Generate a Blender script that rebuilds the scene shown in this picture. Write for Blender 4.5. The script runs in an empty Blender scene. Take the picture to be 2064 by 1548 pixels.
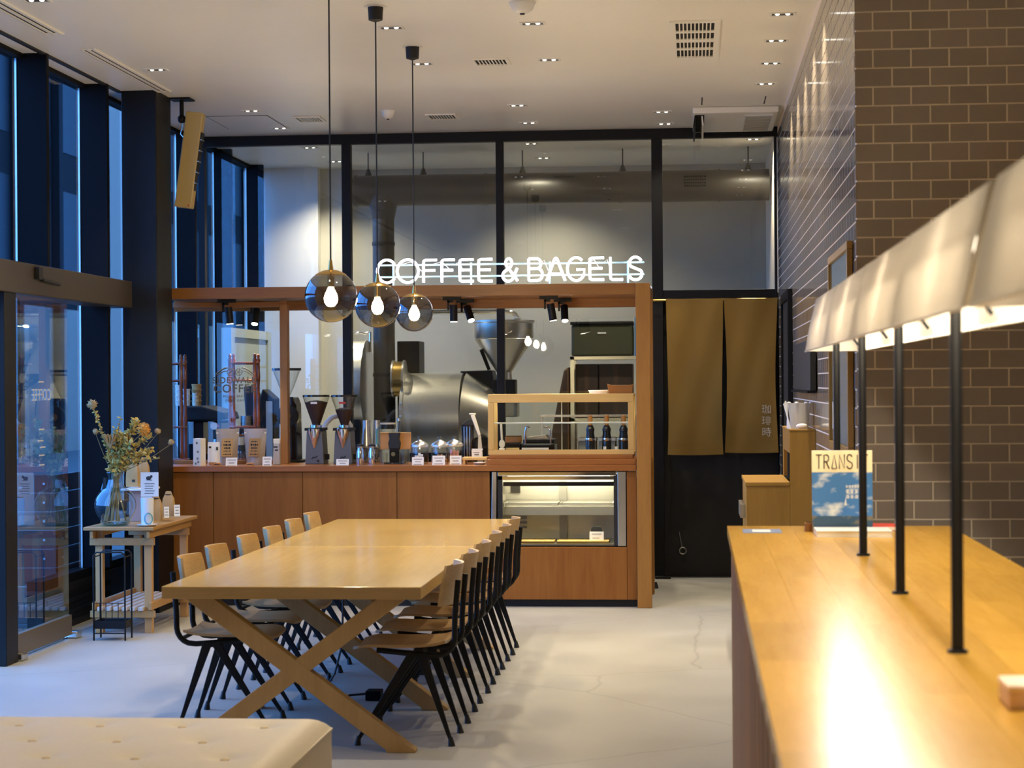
import bpy, math, random
from mathutils import Vector, Matrix
random.seed(7)
SC = bpy.context.scene
COL = SC.collection
PI = math.pi

# ------------------------------------------------------------------ camera
F_PX, CX, CY, HZ = 4000.0, 1032.0, 774.0, 772.6
YAW, ROLL, CAM_H = math.atan(368 / 4000.0), 0.007, 1.63
FW = Vector((-math.sin(YAW), math.cos(YAW), 0))
RT0 = Vector((math.cos(YAW), math.sin(YAW), 0)); UP0 = Vector((0, 0, 1))
RT = RT0 * math.cos(ROLL) - UP0 * math.sin(ROLL)
UP = UP0 * math.cos(ROLL) + RT0 * math.sin(ROLL)
CAM = Vector((0, 0, CAM_H))
cd = bpy.data.cameras.new('camera'); cam = bpy.data.objects.new('camera', cd); COL.objects.link(cam)
cam.matrix_world = Matrix(((RT.x, UP.x, -FW.x, 0), (RT.y, UP.y, -FW.y, 0), (RT.z, UP.z, -FW.z, CAM_H), (0, 0, 0, 1)))
cd.sensor_width = 36.0; cd.lens = F_PX / 2064 * 36.0
cd.shift_y = (HZ - CY) / 2064.0
cd.clip_start = 0.05; cd.clip_end = 300
cd.dof.use_dof = True; cd.dof.focus_distance = 13.2; cd.dof.aperture_fstop = 5.2
SC.camera = cam

# ------------------------------------------------------------------ world, exposure, render switches
w = bpy.data.worlds.new('dusk_sky'); SC.world = w; w.use_nodes = True
wn = w.node_tree.nodes['Background']
wn.inputs[0].default_value = (0.12, 0.38, 1.0, 1); wn.inputs[1].default_value = 4.2
SC.view_settings.view_transform = 'Standard'; SC.view_settings.look = 'None'
SC.view_settings.gamma = 1.0; SC.view_settings.use_curve_mapping = False
SC.view_settings.exposure = 1.05
SC.cycles.use_denoising = True; SC.cycles.adaptive_threshold = 0.015
SC.cycles.max_bounces = 8; SC.cycles.diffuse_bounces = 4; SC.cycles.glossy_bounces = 4
SC.cycles.transmission_bounces = 4; SC.cycles.transparent_max_bounces = 24
SC.cycles.caustics_reflective = False; SC.cycles.caustics_refractive = False
SC.cycles.sample_clamp_indirect = 6.0
WARM = (1.0, 0.88, 0.68); WARMER = (1.0, 0.74, 0.42)
P_DOWN, P_PEND, P_SHADE, P_TRACK, P_ROAST, P_CASE = 52.0, 120.0, 8.5, 16.0, 44.0, 4.2

# ------------------------------------------------------------------ pixel -> world helpers (read positions off the photograph once)
def _ray(x, y): return FW + RT * ((x - CX) / F_PX) + UP * ((HZ - y) / F_PX)
def PY(x, y, Y): d = _ray(x, y); return CAM + d * (Y / d.y)
def PX(x, y, X): d = _ray(x, y); return CAM + d * (X / d.x)
def PZ(x, y, Z): d = _ray(x, y); return CAM + d * ((Z - CAM_H) / d.z)
def xa(px, Y): return PY(px, 770, Y).x
def za(py, Y, px=1000): return PY(px, py, Y).z

# ------------------------------------------------------------------ mesh builder
class MB:
    def __init__(s): s.v = []; s.f = []
    def add(s, vs, fs):
        b = len(s.v); s.v += [Vector(v) for v in vs]; s.f += [tuple(i + b for i in f) for f in fs]; return s
    def box(s, x0, x1, y0, y1, z0, z1):
        return s.add([(x0, y0, z0), (x1, y0, z0), (x1, y1, z0), (x0, y1, z0), (x0, y0, z1), (x1, y0, z1), (x1, y1, z1), (x0, y1, z1)],
                     [(3, 2, 1, 0), (4, 5, 6, 7), (0, 1, 5, 4), (1, 2, 6, 5), (2, 3, 7, 6), (3, 0, 4, 7)])
    def cbox(s, c, d, rz=0.0, rx=0.0, ry=0.0):
        m = Matrix.Rotation(rz, 3, 'Z') @ Matrix.Rotation(ry, 3, 'Y') @ Matrix.Rotation(rx, 3, 'X'); c = Vector(c)
        t = MB().box(-d[0] / 2, d[0] / 2, -d[1] / 2, d[1] / 2, -d[2] / 2, d[2] / 2)
        return s.add([c + m @ v for v in t.v], t.f)
    def bar(s, p0, p1, w0, h0, w1=None, h1=None, side=(0, 1, 0)):
        p0 = Vector(p0); p1 = Vector(p1); w1 = w0 if w1 is None else w1; h1 = h0 if h1 is None else h1
        d = (p1 - p0).normalized(); a = Vector(side); a = (a - d * a.dot(d)).normalized(); b = d.cross(a)
        vs = []
        for p, ww, hh in ((p0, w0, h0), (p1, w1, h1)):
            for i, j in ((-1, -1), (1, -1), (1, 1), (-1, 1)): vs.append(p + a * (i * ww / 2) + b * (j * hh / 2))
        return s.add(vs, [(3, 2, 1, 0), (4, 5, 6, 7), (0, 1, 5, 4), (1, 2, 6, 5), (2, 3, 7, 6), (3, 0, 4, 7)])
    def cyl(s, p0, p1, r0, r1=None, n=16, cap=True):
        p0 = Vector(p0); p1 = Vector(p1); r1 = r0 if r1 is None else r1
        d = (p1 - p0).normalized(); a = d.orthogonal().normalized(); b = d.cross(a); vs = []
        for p, r in ((p0, r0), (p1, r1)):
            for i in range(n): t = 2 * PI * i / n; vs.append(p + a * (r * math.cos(t)) + b * (r * math.sin(t)))
        fs = [(i, (i + 1) % n, n + (i + 1) % n, n + i) for i in range(n)]
        if cap: fs += [tuple(reversed(range(n))), tuple(range(n, 2 * n))]
        return s.add(vs, fs)
    def tube(s, pts, r, n=8, closed=False, cap=True, flat=1.0, side=None):
        pts = [Vector(p) for p in pts]; N = len(pts); vs = []; a = None
        rr = r if isinstance(r, (list, tuple)) else [r] * N
        for i, p in enumerate(pts):
            if closed: d = (pts[(i + 1) % N] - pts[i - 1]).normalized()
            else: d = (pts[min(i + 1, N - 1)] - pts[max(i - 1, 0)]).normalized()
            if side is not None: a = Vector(side)
            elif a is None: a = d.orthogonal()
            a = (a - d * a.dot(d)).normalized(); b = d.cross(a)
            for k in range(n): t = 2 * PI * (k + .5) / n; vs.append(p + a * (rr[i] * math.cos(t)) + b * (rr[i] * flat * math.sin(t)))
        fs = []
        for i in range(N if closed else N - 1):
            j = (i + 1) % N
            for k in range(n): fs.append((i * n + k, i * n + (k + 1) % n, j * n + (k + 1) % n, j * n + k))
        if cap and not closed: fs += [tuple(reversed(range(n))), tuple(range((N - 1) * n, N * n))]
        return s.add(vs, fs)
    def lathe(s, prof, c=(0, 0, 0), n=24):
        c = Vector(c); vs = []; fs = []; idx = []
        for r, z in prof:
            if r < 1e-6: idx.append([len(vs)]); vs.append(c + Vector((0, 0, z)))
            else:
                idx.append(list(range(len(vs), len(vs) + n)))
                for k in range(n): t = 2 * PI * k / n; vs.append(c + Vector((r * math.cos(t), r * math.sin(t), z)))
        for A, B in zip(idx, idx[1:]):
            for k in range(n):
                a0 = A[k % len(A)]; a1 = A[(k + 1) % len(A)]; b0 = B[k % len(B)]; b1 = B[(k + 1) % len(B)]
                if len(A) == 1 and len(B) == 1: continue
                if len(A) == 1: fs.append((a0, b1, b0))
                elif len(B) == 1: fs.append((a0, a1, b0))
                else: fs.append((a0, a1, b1, b0))
        return s.add(vs, fs)
    def prism(s, poly, a0, a1, axis='y'):
        def P(u, v, t): return (u, t, v) if axis == 'y' else ((t, u, v) if axis == 'x' else (u, v, t))
        n = len(poly); vs = [P(u, v, a0) for u, v in poly] + [P(u, v, a1) for u, v in poly]
        fs = [tuple(range(n)), tuple(reversed(range(n, 2 * n)))] + [(i, n + i, n + (i + 1) % n, (i + 1) % n) for i in range(n)]
        return s.add(vs, fs)
    def sphere(s, c, r, nu=16, nv=10, sc=(1, 1, 1)):
        c = Vector(c); prof = [(r * math.sin(PI * i / nv), -r * math.cos(PI * i / nv)) for i in range(nv + 1)]
        prof[0] = (0, -r); prof[-1] = (0, r)
        t = MB().lathe(prof, (0, 0, 0), nu)
        return s.add([c + Vector((v.x * sc[0], v.y * sc[1], v.z * sc[2])) for v in t.v], t.f)
    def sheet(s, fn, nu, nv, thick=None):
        vs = [Vector(fn(i / nu, j / nv)) for j in range(nv + 1) for i in range(nu + 1)]
        fs = [(j * (nu + 1) + i, j * (nu + 1) + i + 1, (j + 1) * (nu + 1) + i + 1, (j + 1) * (nu + 1) + i) for j in range(nv) for i in range(nu)]
        if thick:
            th = Vector(thick); m = len(vs); vs += [v + th for v in vs]
            fs += [tuple(i + m for i in reversed(f)) for f in list(fs)]
            W = nu + 1
            ring = [i for i in range(W)] + [j * W + nu for j in range(1, nv + 1)] + [nv * W + i for i in range(nu - 1, -1, -1)] + [j * W for j in range(nv - 1, 0, -1)]
            for k in range(len(ring)): a, b = ring[k], ring[(k + 1) % len(ring)]; fs.append((b, a, a + m, b + m))
        return s.add(vs, fs)
    def xf(s, m):
        s.v = [m @ v for v in s.v]; return s

def mesh_of(name, mb, mat, smooth=None):
    me = bpy.data.meshes.new(name); me.from_pydata([tuple(v) for v in mb.v], [], mb.f); me.update()
    if mat is not None: me.materials.append(mat)
    if smooth:
        me.polygons.foreach_set('use_smooth', [True] * len(me.polygons)); me.set_sharp_from_angle(angle=math.radians(smooth))
    return me
def _acc(parent):
    v = Vector((0, 0, 0)); p = parent
    while p is not None and p.parent is not None: v += p.location; p = p.parent
    return v
def _root(o):
    while o.parent is not None: o = o.parent
    return o
def part(name, mb, mat, parent=None, smooth=None, bevel=0.0, label=None, world=False, seg=2, kind=None):
    """links a builder as ONE mesh object; coordinates are the root thing's own (or world's), the origin goes to the middle of the piece"""
    lo = Vector([min(v[i] for v in mb.v) for i in range(3)]); hi = Vector([max(v[i] for v in mb.v) for i in range(3)]); c = (lo + hi) / 2
    t = MB(); t.v = [v - c for v in mb.v]; t.f = mb.f
    o = bpy.data.objects.new(name, mesh_of(name, t, mat, smooth)); COL.objects.link(o)
    if parent is not None:
        o.parent = parent; o.location = c - _acc(parent) - (_root(parent).location if world else Vector((0, 0, 0)))
    else: o.location = c
    if bevel:
        m = o.modifiers.new('bevel', 'BEVEL'); m.width = bevel; m.segments = seg; m.limit_method = 'ANGLE'; m.angle_limit = math.radians(40)
    if label: o['label'] = label
    if kind: o['kind'] = kind
    return o
def tag(o, label, cat, group=None, kind=None):
    o['label'] = label; o['category'] = cat
    if group: o['group'] = group
    if kind: o['kind'] = kind
    return o
def thing(name, label, cat, loc=(0, 0, 0), rz=0.0, group=None, kind=None):
    o = bpy.data.objects.new(name, None); COL.objects.link(o); o.location = loc; o.rotation_euler = (0, 0, rz); o.empty_display_size = .1
    return tag(o, label, cat, group, kind)
def copy_tree(o, parent=None):
    kids = [c for c in KIDS(o)]
    c = o.copy(); COL.objects.link(c)
    if parent is not None: c.parent = parent
    for k in kids: copy_tree(k, c)
    return c
def KIDS(o): return [x for x in bpy.data.objects if x.parent == o]
def dup(o, loc, rz=None, label=None, group=None):
    c = copy_tree(o); c.location = loc
    if rz is not None: c.rotation_euler = (0, 0, rz)
    if label: c['label'] = label
    if group: c['group'] = group
    return c
def light(name, kind, loc, energy, color, parent=None, **kw):
    l = bpy.data.lights.new(name, kind); l.energy = energy; l.color = color
    o = bpy.data.objects.new(name, l); COL.objects.link(o)
    rot = kw.pop('rot', None); tgt = kw.pop('target', None)
    for k, v in kw.items(): setattr(l, k, v)
    if parent is not None:
        o.parent = parent; loc = Vector(loc) - _acc(parent)
    o.location = loc
    if rot: o.rotation_euler = rot
    if tgt is not None: o.rotation_euler = Vector(tgt).to_track_quat('-Z', 'Y').to_euler()
    return o

# ------------------------------------------------------------------ materials
def _bsdf(name):
    m = bpy.data.materials.new(name); m.use_nodes = True
    return m, m.node_tree, m.node_tree.nodes['Principled BSDF']
def mat(name, col, rough=.5, metal=0.0, noise=0.0, nscale=30, bump=0.0, spec=.5, emit=None, es=0.0, sheen=0, coat=0, vary=0.0, stretch=None):
    m, nt, b = _bsdf(name); N = nt.nodes; L = nt.links
    b.inputs['Base Color'].default_value = (*col, 1); b.inputs['Roughness'].default_value = rough; b.inputs['Metallic'].default_value = metal
    b.inputs['Specular IOR Level'].default_value = spec
    if coat: b.inputs['Coat Weight'].default_value = coat; b.inputs['Coat Roughness'].default_value = .1
    if emit: b.inputs['Emission Color'].default_value = (*emit, 1); b.inputs['Emission Strength'].default_value = es
    tc = N.new('ShaderNodeTexCoord'); nz = N.new('ShaderNodeTexNoise'); nz.inputs['Scale'].default_value = nscale; nz.inputs['Detail'].default_value = 5
    mp = N.new('ShaderNodeMapping'); L.new(tc.outputs['Object'], mp.inputs['Vector']); L.new(mp.outputs['Vector'], nz.inputs['Vector'])
    if stretch: mp.inputs['Scale'].default_value = stretch
    amp = max(noise, .02)
    mr = N.new('ShaderNodeMapRange'); mr.inputs['To Min'].default_value = 1 - amp; mr.inputs['To Max'].default_value = 1 + amp
    L.new(nz.outputs['Fac'], mr.inputs['Value'])
    mx = N.new('ShaderNodeMix'); mx.data_type = 'RGBA'; mx.blend_type = 'MULTIPLY'; mx.inputs['Factor'].default_value = 1
    mx.inputs['A'].default_value = (*col, 1); val = mr.outputs['Result']
    if vary:
        oi = N.new('ShaderNodeObjectInfo'); ge = N.new('ShaderNodeNewGeometry')
        ad = N.new('ShaderNodeMath'); ad.operation = 'ADD'; L.new(oi.outputs['Random'], ad.inputs[0]); L.new(ge.outputs['Random Per Island'], ad.inputs[1])
        fr = N.new('ShaderNodeMath'); fr.operation = 'FRACT'; L.new(ad.outputs[0], fr.inputs[0])
        m2 = N.new('ShaderNodeMapRange'); m2.inputs['To Min'].default_value = 1 - vary; m2.inputs['To Max'].default_value = 1 + vary; L.new(fr.outputs[0], m2.inputs['Value'])
        mu = N.new('ShaderNodeMath'); mu.operation = 'MULTIPLY'; L.new(mr.outputs['Result'], mu.inputs[0]); L.new(m2.outputs['Result'], mu.inputs[1]); val = mu.outputs[0]
    L.new(val, mx.inputs['B']); L.new(mx.outputs['Result'], b.inputs['Base Color'])
    if bump:
        bp = N.new('ShaderNodeBump'); bp.inputs['Strength'].default_value = bump; bp.inputs['Distance'].default_value = .002
        L.new(nz.outputs['Fac'], bp.inputs['Height']); L.new(bp.outputs['Normal'], b.inputs['Normal'])
    return m
def wood(name, c1, c2, axis='x', rough=.4, vary=.12, scale=1.0, coat=0, spec=.5):
    m, nt, b = _bsdf(name); N = nt.nodes; L = nt.links
    tc = N.new('ShaderNodeTexCoord'); mp = N.new('ShaderNodeMapping'); oi = N.new('ShaderNodeObjectInfo')
    s = {'x': (1.2, 16, 16), 'y': (16, 1.2, 16), 'z': (16, 16, 1.2)}[axis]
    mp.inputs['Scale'].default_value = [q * scale for q in s]
    off = N.new('ShaderNodeVectorMath'); off.operation = 'SCALE'; off.inputs[0].default_value = (13, 7, 5); L.new(oi.outputs['Random'], off.inputs['Scale'])
    av = N.new('ShaderNodeVectorMath'); L.new(tc.outputs['Object'], av.inputs[0]); L.new(off.outputs[0], av.inputs[1])
    L.new(av.outputs[0], mp.inputs['Vector'])
    n1 = N.new('ShaderNodeTexNoise'); n1.inputs['Scale'].default_value = 1.0; n1.inputs['Detail'].default_value = 6; n1.inputs['Distortion'].default_value = .6
    L.new(mp.outputs['Vector'], n1.inputs['Vector'])
    n2 = N.new('ShaderNodeTexNoise'); n2.inputs['Scale'].default_value = 6.0; n2.inputs['Detail'].default_value = 3; L.new(mp.outputs['Vector'], n2.inputs['Vector'])
    ad = N.new('ShaderNodeMix'); ad.data_type = 'FLOAT'; ad.inputs['Factor'].default_value = .35; L.new(n1.outputs['Fac'], ad.inputs['A']); L.new(n2.outputs['Fac'], ad.inputs['B'])
    cr = N.new('ShaderNodeValToRGB'); cr.color_ramp.elements[0].color = (*c1, 1); cr.color_ramp.elements[1].color = (*c2, 1)
    cr.color_ramp.elements[0].position = .3; cr.color_ramp.elements[1].position = .7
    L.new(ad.outputs['Result'], cr.inputs['Fac'])
    hv = N.new('ShaderNodeHueSaturation'); mr = N.new('ShaderNodeMapRange'); mr.inputs['To Min'].default_value = 1 - vary; mr.inputs['To Max'].default_value = 1 + vary
    L.new(oi.outputs['Random'], mr.inputs['Value']); L.new(mr.outputs['Result'], hv.inputs['Value']); L.new(cr.outputs['Color'], hv.inputs['Color'])
    L.new(hv.outputs['Color'], b.inputs['Base Color']); b.inputs['Roughness'].default_value = rough; b.inputs['Specular IOR Level'].default_value = spec
    bp = N.new('ShaderNodeBump'); bp.inputs['Strength'].default_value = .12; bp.inputs['Distance'].default_value = .001
    L.new(n2.outputs['Fac'], bp.inputs['Height']); L.new(bp.outputs['Normal'], b.inputs['Normal'])
    return m
def glass(name, tint=(1, 1, 1), ior=1.5, rough=0.0, mul=1.0, base=0.0, rim=None):
    """thin pane or thin shell: clear or tinted, with a Fresnel reflection"""
    m = bpy.data.materials.new(name); m.use_nodes = True; nt = m.node_tree; N = nt.nodes; L = nt.links
    for n in list(N): N.remove(n)
    out = N.new('ShaderNodeOutputMaterial'); tr = N.new('ShaderNodeBsdfTransparent'); gl = N.new('ShaderNodeBsdfGlossy'); mx = N.new('ShaderNodeMixShader')
    fr = N.new('ShaderNodeFresnel'); fr.inputs['IOR'].default_value = ior
    tr.inputs['Color'].default_value = (*tint, 1); gl.inputs['Roughness'].default_value = rough; gl.inputs['Color'].default_value = (.95, .97, 1, 1)
    ma = N.new('ShaderNodeMath'); ma.operation = 'MULTIPLY_ADD'; ma.inputs[1].default_value = mul; ma.inputs[2].default_value = base; ma.use_clamp = True
    geo = N.new('ShaderNodeNewGeometry'); fb = N.new('ShaderNodeMath'); fb.operation = 'SUBTRACT'; fb.inputs[0].default_value = 1.0; L.new(geo.outputs['Backfacing'], fb.inputs[1])
    fm = N.new('ShaderNodeMath'); fm.operation = 'MULTIPLY'; L.new(ma.outputs[0], fm.inputs[0]); L.new(fb.outputs[0], fm.inputs[1])
    L.new(fr.outputs[0], ma.inputs[0]); L.new(fm.outputs[0], mx.inputs[0]); L.new(tr.outputs[0], mx.inputs[1]); L.new(gl.outputs[0], mx.inputs[2]); L.new(mx.outputs[0], out.inputs[0])
    if rim:
        lw = N.new('ShaderNodeLayerWeight'); lw.inputs['Blend'].default_value = .35; cm = N.new('ShaderNodeMix'); cm.data_type = 'RGBA'
        cm.inputs['A'].default_value = (*tint, 1); cm.inputs['B'].default_value = (*rim, 1); L.new(lw.outputs['Facing'], cm.inputs['Factor']); L.new(cm.outputs['Result'], tr.inputs['Color'])
    return m
def emis(name, col, s):
    m = bpy.data.materials.new(name); m.use_nodes = True; nt = m.node_tree; N = nt.nodes
    for n in list(N): N.remove(n)
    e = N.new('ShaderNodeEmission'); o = N.new('ShaderNodeOutputMaterial'); e.inputs[0].default_value = (*col, 1); e.inputs[1].default_value = s
    nt.links.new(e.outputs[0], o.inputs[0]); return m
def fabric_lit(name, col, trans):
    m = bpy.data.materials.new(name); m.use_nodes = True; nt = m.node_tree; N = nt.nodes; L = nt.links
    for n in list(N): N.remove(n)
    o = N.new('ShaderNodeOutputMaterial'); d = N.new('ShaderNodeBsdfDiffuse'); t = N.new('ShaderNodeBsdfTranslucent'); mx = N.new('ShaderNodeMixShader')
    d.inputs[0].default_value = (*col, 1); t.inputs[0].default_value = (*trans, 1); mx.inputs[0].default_value = .45
    tc = N.new('ShaderNodeTexCoord'); nz = N.new('ShaderNodeTexNoise'); nz.inputs['Scale'].default_value = 160; bp = N.new('ShaderNodeBump'); bp.inputs['Strength'].default_value = .1
    L.new(tc.outputs['Object'], nz.inputs['Vector']); L.new(nz.outputs['Fac'], bp.inputs['Height']); L.new(bp.outputs['Normal'], d.inputs['Normal'])
    L.new(d.outputs[0], mx.inputs[1]); L.new(t.outputs[0], mx.inputs[2]); L.new(mx.outputs[0], o.inputs[0]); return m

M = {}
M['ceiling'] = mat('ceiling_paint', (.87, .85, .78), .38, noise=.02, nscale=3, spec=.35)
M['plaster'] = mat('plaster', (.62, .61, .56), .8, noise=.04, nscale=4)
M['plaster_white'] = mat('plaster_white', (.74, .74, .72), .8, noise=.03, nscale=4)
M['plaster_grey'] = mat('plaster_grey', (.46, .45, .39), .8, noise=.05, nscale=3)
M['black_steel'] = mat('black_steel', (.007, .007, .0075), .5, .0, noise=.2, nscale=20, spec=.25)
M['black_matte'] = mat('black_matte', (.008, .008, .008), .6)
M['black_gloss'] = mat('black_gloss', (.01, .01, .011), .12)
M['navy_steel'] = mat('navy_steel', (.004, .0045, .006), .6, 0, spec=.1)
M['brown_steel'] = mat('brown_steel', (.055, .042, .030), .45, .3)
M['silver'] = mat('silver', (.62, .61, .58), .28, 1, noise=.1, nscale=8)
M['brushed'] = mat('brushed_steel', (.58, .56, .50), .33, 1, noise=.12, nscale=4, stretch=(1, 1, 60))
M['brushed_dark'] = mat('brushed_dark', (.32, .31, .28), .38, 1, noise=.12, nscale=4, stretch=(60, 1, 1))
M['chrome'] = mat('chrome', (.82, .82, .82), .08, 1)
M['brass'] = mat('brass', (.60, .40, .13), .25, 1, noise=.1, nscale=12)
M['copper_wood'] = mat('red_lacquer_wood', (.20, .045, .012), .25, noise=.25, nscale=18, stretch=(6, 6, 1), coat=.4)
M['white_paint'] = mat('white_paint', (.78, .77, .73), .5)
M['white_plastic'] = mat('white_plastic', (.80, .80, .78), .35)
M['paper'] = mat('paper', (.82, .80, .72), .8)
M['paper_cream'] = mat('paper_cream', (.80, .74, .58), .8)
M['ink'] = mat('ink', (.03, .028, .025), .7)
M['blue_print'] = mat('blue_print', (.16, .30, .62), .6)
M['kraft'] = mat('kraft_paper', (.50, .30, .11), .75, noise=.12, nscale=25, bump=.3)
M['kraft_dark'] = mat('kraft_label', (.40, .21, .06), .7, noise=.1, nscale=30)
M['pouch'] = mat('frosted_pouch', (.36, .29, .23), .35, noise=.15, nscale=14)
M['beans'] = mat('coffee_beans', (.035, .014, .007), .45, noise=.7, nscale=90, bump=.8)
M['cookie'] = mat('cookie', (.46, .20, .05), .7, noise=.3, nscale=40, bump=.4)
M['pink'] = mat('pink_packet', (.62, .28, .22), .6)
M['oak_table'] = wood('oak_table', (.52, .32, .075), (.62, .40, .11), 'y', .19, .10)
M['oak_edge'] = wood('oak_edge', (.40, .245, .085), (.50, .32, .125), 'x', .35, .08)
M['oak_leg'] = wood('oak_leg', (.40, .24, .085), (.50, .32, .13), 'z', .45, .06)
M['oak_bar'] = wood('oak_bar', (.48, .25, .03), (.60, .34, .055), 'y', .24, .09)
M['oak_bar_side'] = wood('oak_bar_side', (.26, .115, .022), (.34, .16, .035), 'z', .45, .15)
M['oak_cab'] = wood('oak_cabinet', (.30, .155, .022), (.38, .205, .035), 'z', .4, .06)
M['oak_light'] = wood('oak_light', (.62, .37, .10), (.72, .46, .15), 'x', .4, .05)
M['oak_light_z'] = wood('oak_light_upright', (.62, .37, .10), (.72, .46, .15), 'z', .4, .05)
M['pine'] = wood('pine', (.46, .25, .085), (.55, .32, .12), 'z', .5, .06)
M['pine_top'] = wood('pine_top', (.42, .22, .065), (.52, .29, .095), 'y', .4, .06)
M['counter_panel'] = wood('counter_panel', (.20, .066, .009), (.28, .110, .019), 'z', .6, .07, .7, spec=.25)
M['counter_top'] = wood('counter_top', (.24, .075, .012), (.33, .115, .022), 'x', .35, .06)
M['canopy_wood'] = wood('canopy_wood', (.19, .070, .010), (.27, .11, .018), 'x', .45, .08)
M['canopy_wood_z'] = wood('canopy_wood_upright', (.26, .11, .018), (.35, .16, .028), 'z', .45, .08)
M['chair_ply'] = wood('chair_plywood', (.42, .26, .10), (.54, .36, .16), 'y', .38, .08)
M['chair_seat'] = wood('chair_seat_plywood', (.40, .24, .09), (.50, .32, .14), 'x', .38, .08)
M['ply_edge'] = mat('plywood_edge', (.52, .38, .22), .6)
M['leather'] = mat('cream_leather', (.56, .48, .35), .58, noise=.05, nscale=60, bump=.15)
M['noren'] = mat('khaki_linen', (.27, .155, .026), .9, noise=.12, nscale=300, bump=.25)
M['tile'] = mat('glazed_taupe_tile', (.27, .22, .165), .09, noise=.05, nscale=10, vary=.06)
M['tile_front'] = mat('taupe_tile', (.33, .275, .23), .30, noise=.05, nscale=10, vary=.07)
M['grout'] = mat('grout', (.82, .72, .60), .85, noise=.05, nscale=80)
M['glass'] = glass('clear_glass', (.96, .98, .97), 1.45)
M['glass_win'] = glass('window_glass', (.72, .80, .86), 1.5, mul=1.5)
M['glass_door'] = glass('door_glass', (.82, .90, .95), 1.5, mul=1.5)
M['glass_part'] = glass('partition_glass', (.90, .91, .88), 1.5, mul=1.3, base=.02)
M['glass_smoke'] = glass('smoked_glass', (.48, .47, .46), 1.5, mul=1.6, base=.03, rim=(.16, .17, .20))
M['glass_vase'] = glass('vase_glass', (.86, .93, .93), 1.45, mul=1.8, base=.05, rim=(.45, .60, .66))
M['glass_jar'] = glass('jar_glass', (.93, .94, .92), 1.45, mul=1.6, base=.03, rim=(.55, .56, .54))
M['glass_blue'] = glass('blue_glass', (.45, .75, .85), 1.45, mul=1.5, base=.03)
M['plastic_clear'] = fabric_lit('milky_plastic', (.74, .73, .70), (.74, .73, .70))
M['neon'] = emis('neon_tube', (.92, .88, 1.0), 3.6)
M['bulb'] = emis('warm_bulb', (1.0, .80, .50), 700.0)
M['lens'] = emis('downlight_lens', (1.0, .92, .78), 2.5)
M['led'] = emis('track_lens', (1.0, .90, .72), 14.0)
M['tube_warm'] = emis('warm_tube', (1.0, .86, .64), 8.0)
M['shade'] = fabric_lit('lampshade_linen', (.80, .76, .69), (.66, .62, .56))
M['neon_lit_rail'] = mat('white_rail_neon_glow', (.45, .75, .85), .35)  # white rails, with the neon's cyan glow put into their colour
M['green_bin'] = mat('green_bin', (.045, .048, .018), .4, noise=.1)
M['burlap'] = mat('burlap', (.10, .055, .025), .95, noise=.3, nscale=120, bump=.5)
M['blue_panel'] = mat('blue_panel', (.03, .20, .42), .5)
M['duct'] = mat('black_duct', (.018, .016, .013), .45, 0, spec=.5)
M['vent_dark'] = mat('vent_void', (.006, .006, .006), .9)
M['dry_leaf'] = mat('dried_leaf', (.55, .42, .12), .8, noise=.35, nscale=20)
M['dry_flower'] = mat('dried_flower', (.42, .29, .13), .9, noise=.35, nscale=60, bump=.7)
M['dry_orange'] = mat('dried_protea', (.62, .30, .05), .9, noise=.35, nscale=60, bump=.7)
M['stem'] = mat('dried_stem', (.28, .20, .07), .8, noise=.2)
M['facade_dark'] = mat('dark_facade', (.010, .009, .009), .8, spec=.05, noise=.15, nscale=.6)
M['facade_pale'] = mat('pale_facade', (.24, .18, .14), .8, spec=.1, noise=.3, nscale=.5)
M['far_window'] = mat('far_window', (.008, .009, .011), .5, spec=.1)
M['asphalt'] = mat('pavement', (.06, .055, .05), .8, noise=.1, nscale=5)
M['plank_dark'] = mat('dark_planter_wood', (.085, .055, .050), .6, noise=.25, nscale=6, stretch=(1, 1, 10))
M['card_blue'] = mat('blue_card', (.20, .26, .42), .5)
M['red'] = mat('red', (.55, .05, .03), .5)
M['tan_leather'] = mat('tan_leather', (.50, .22, .05), .5, noise=.1, nscale=30)

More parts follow.
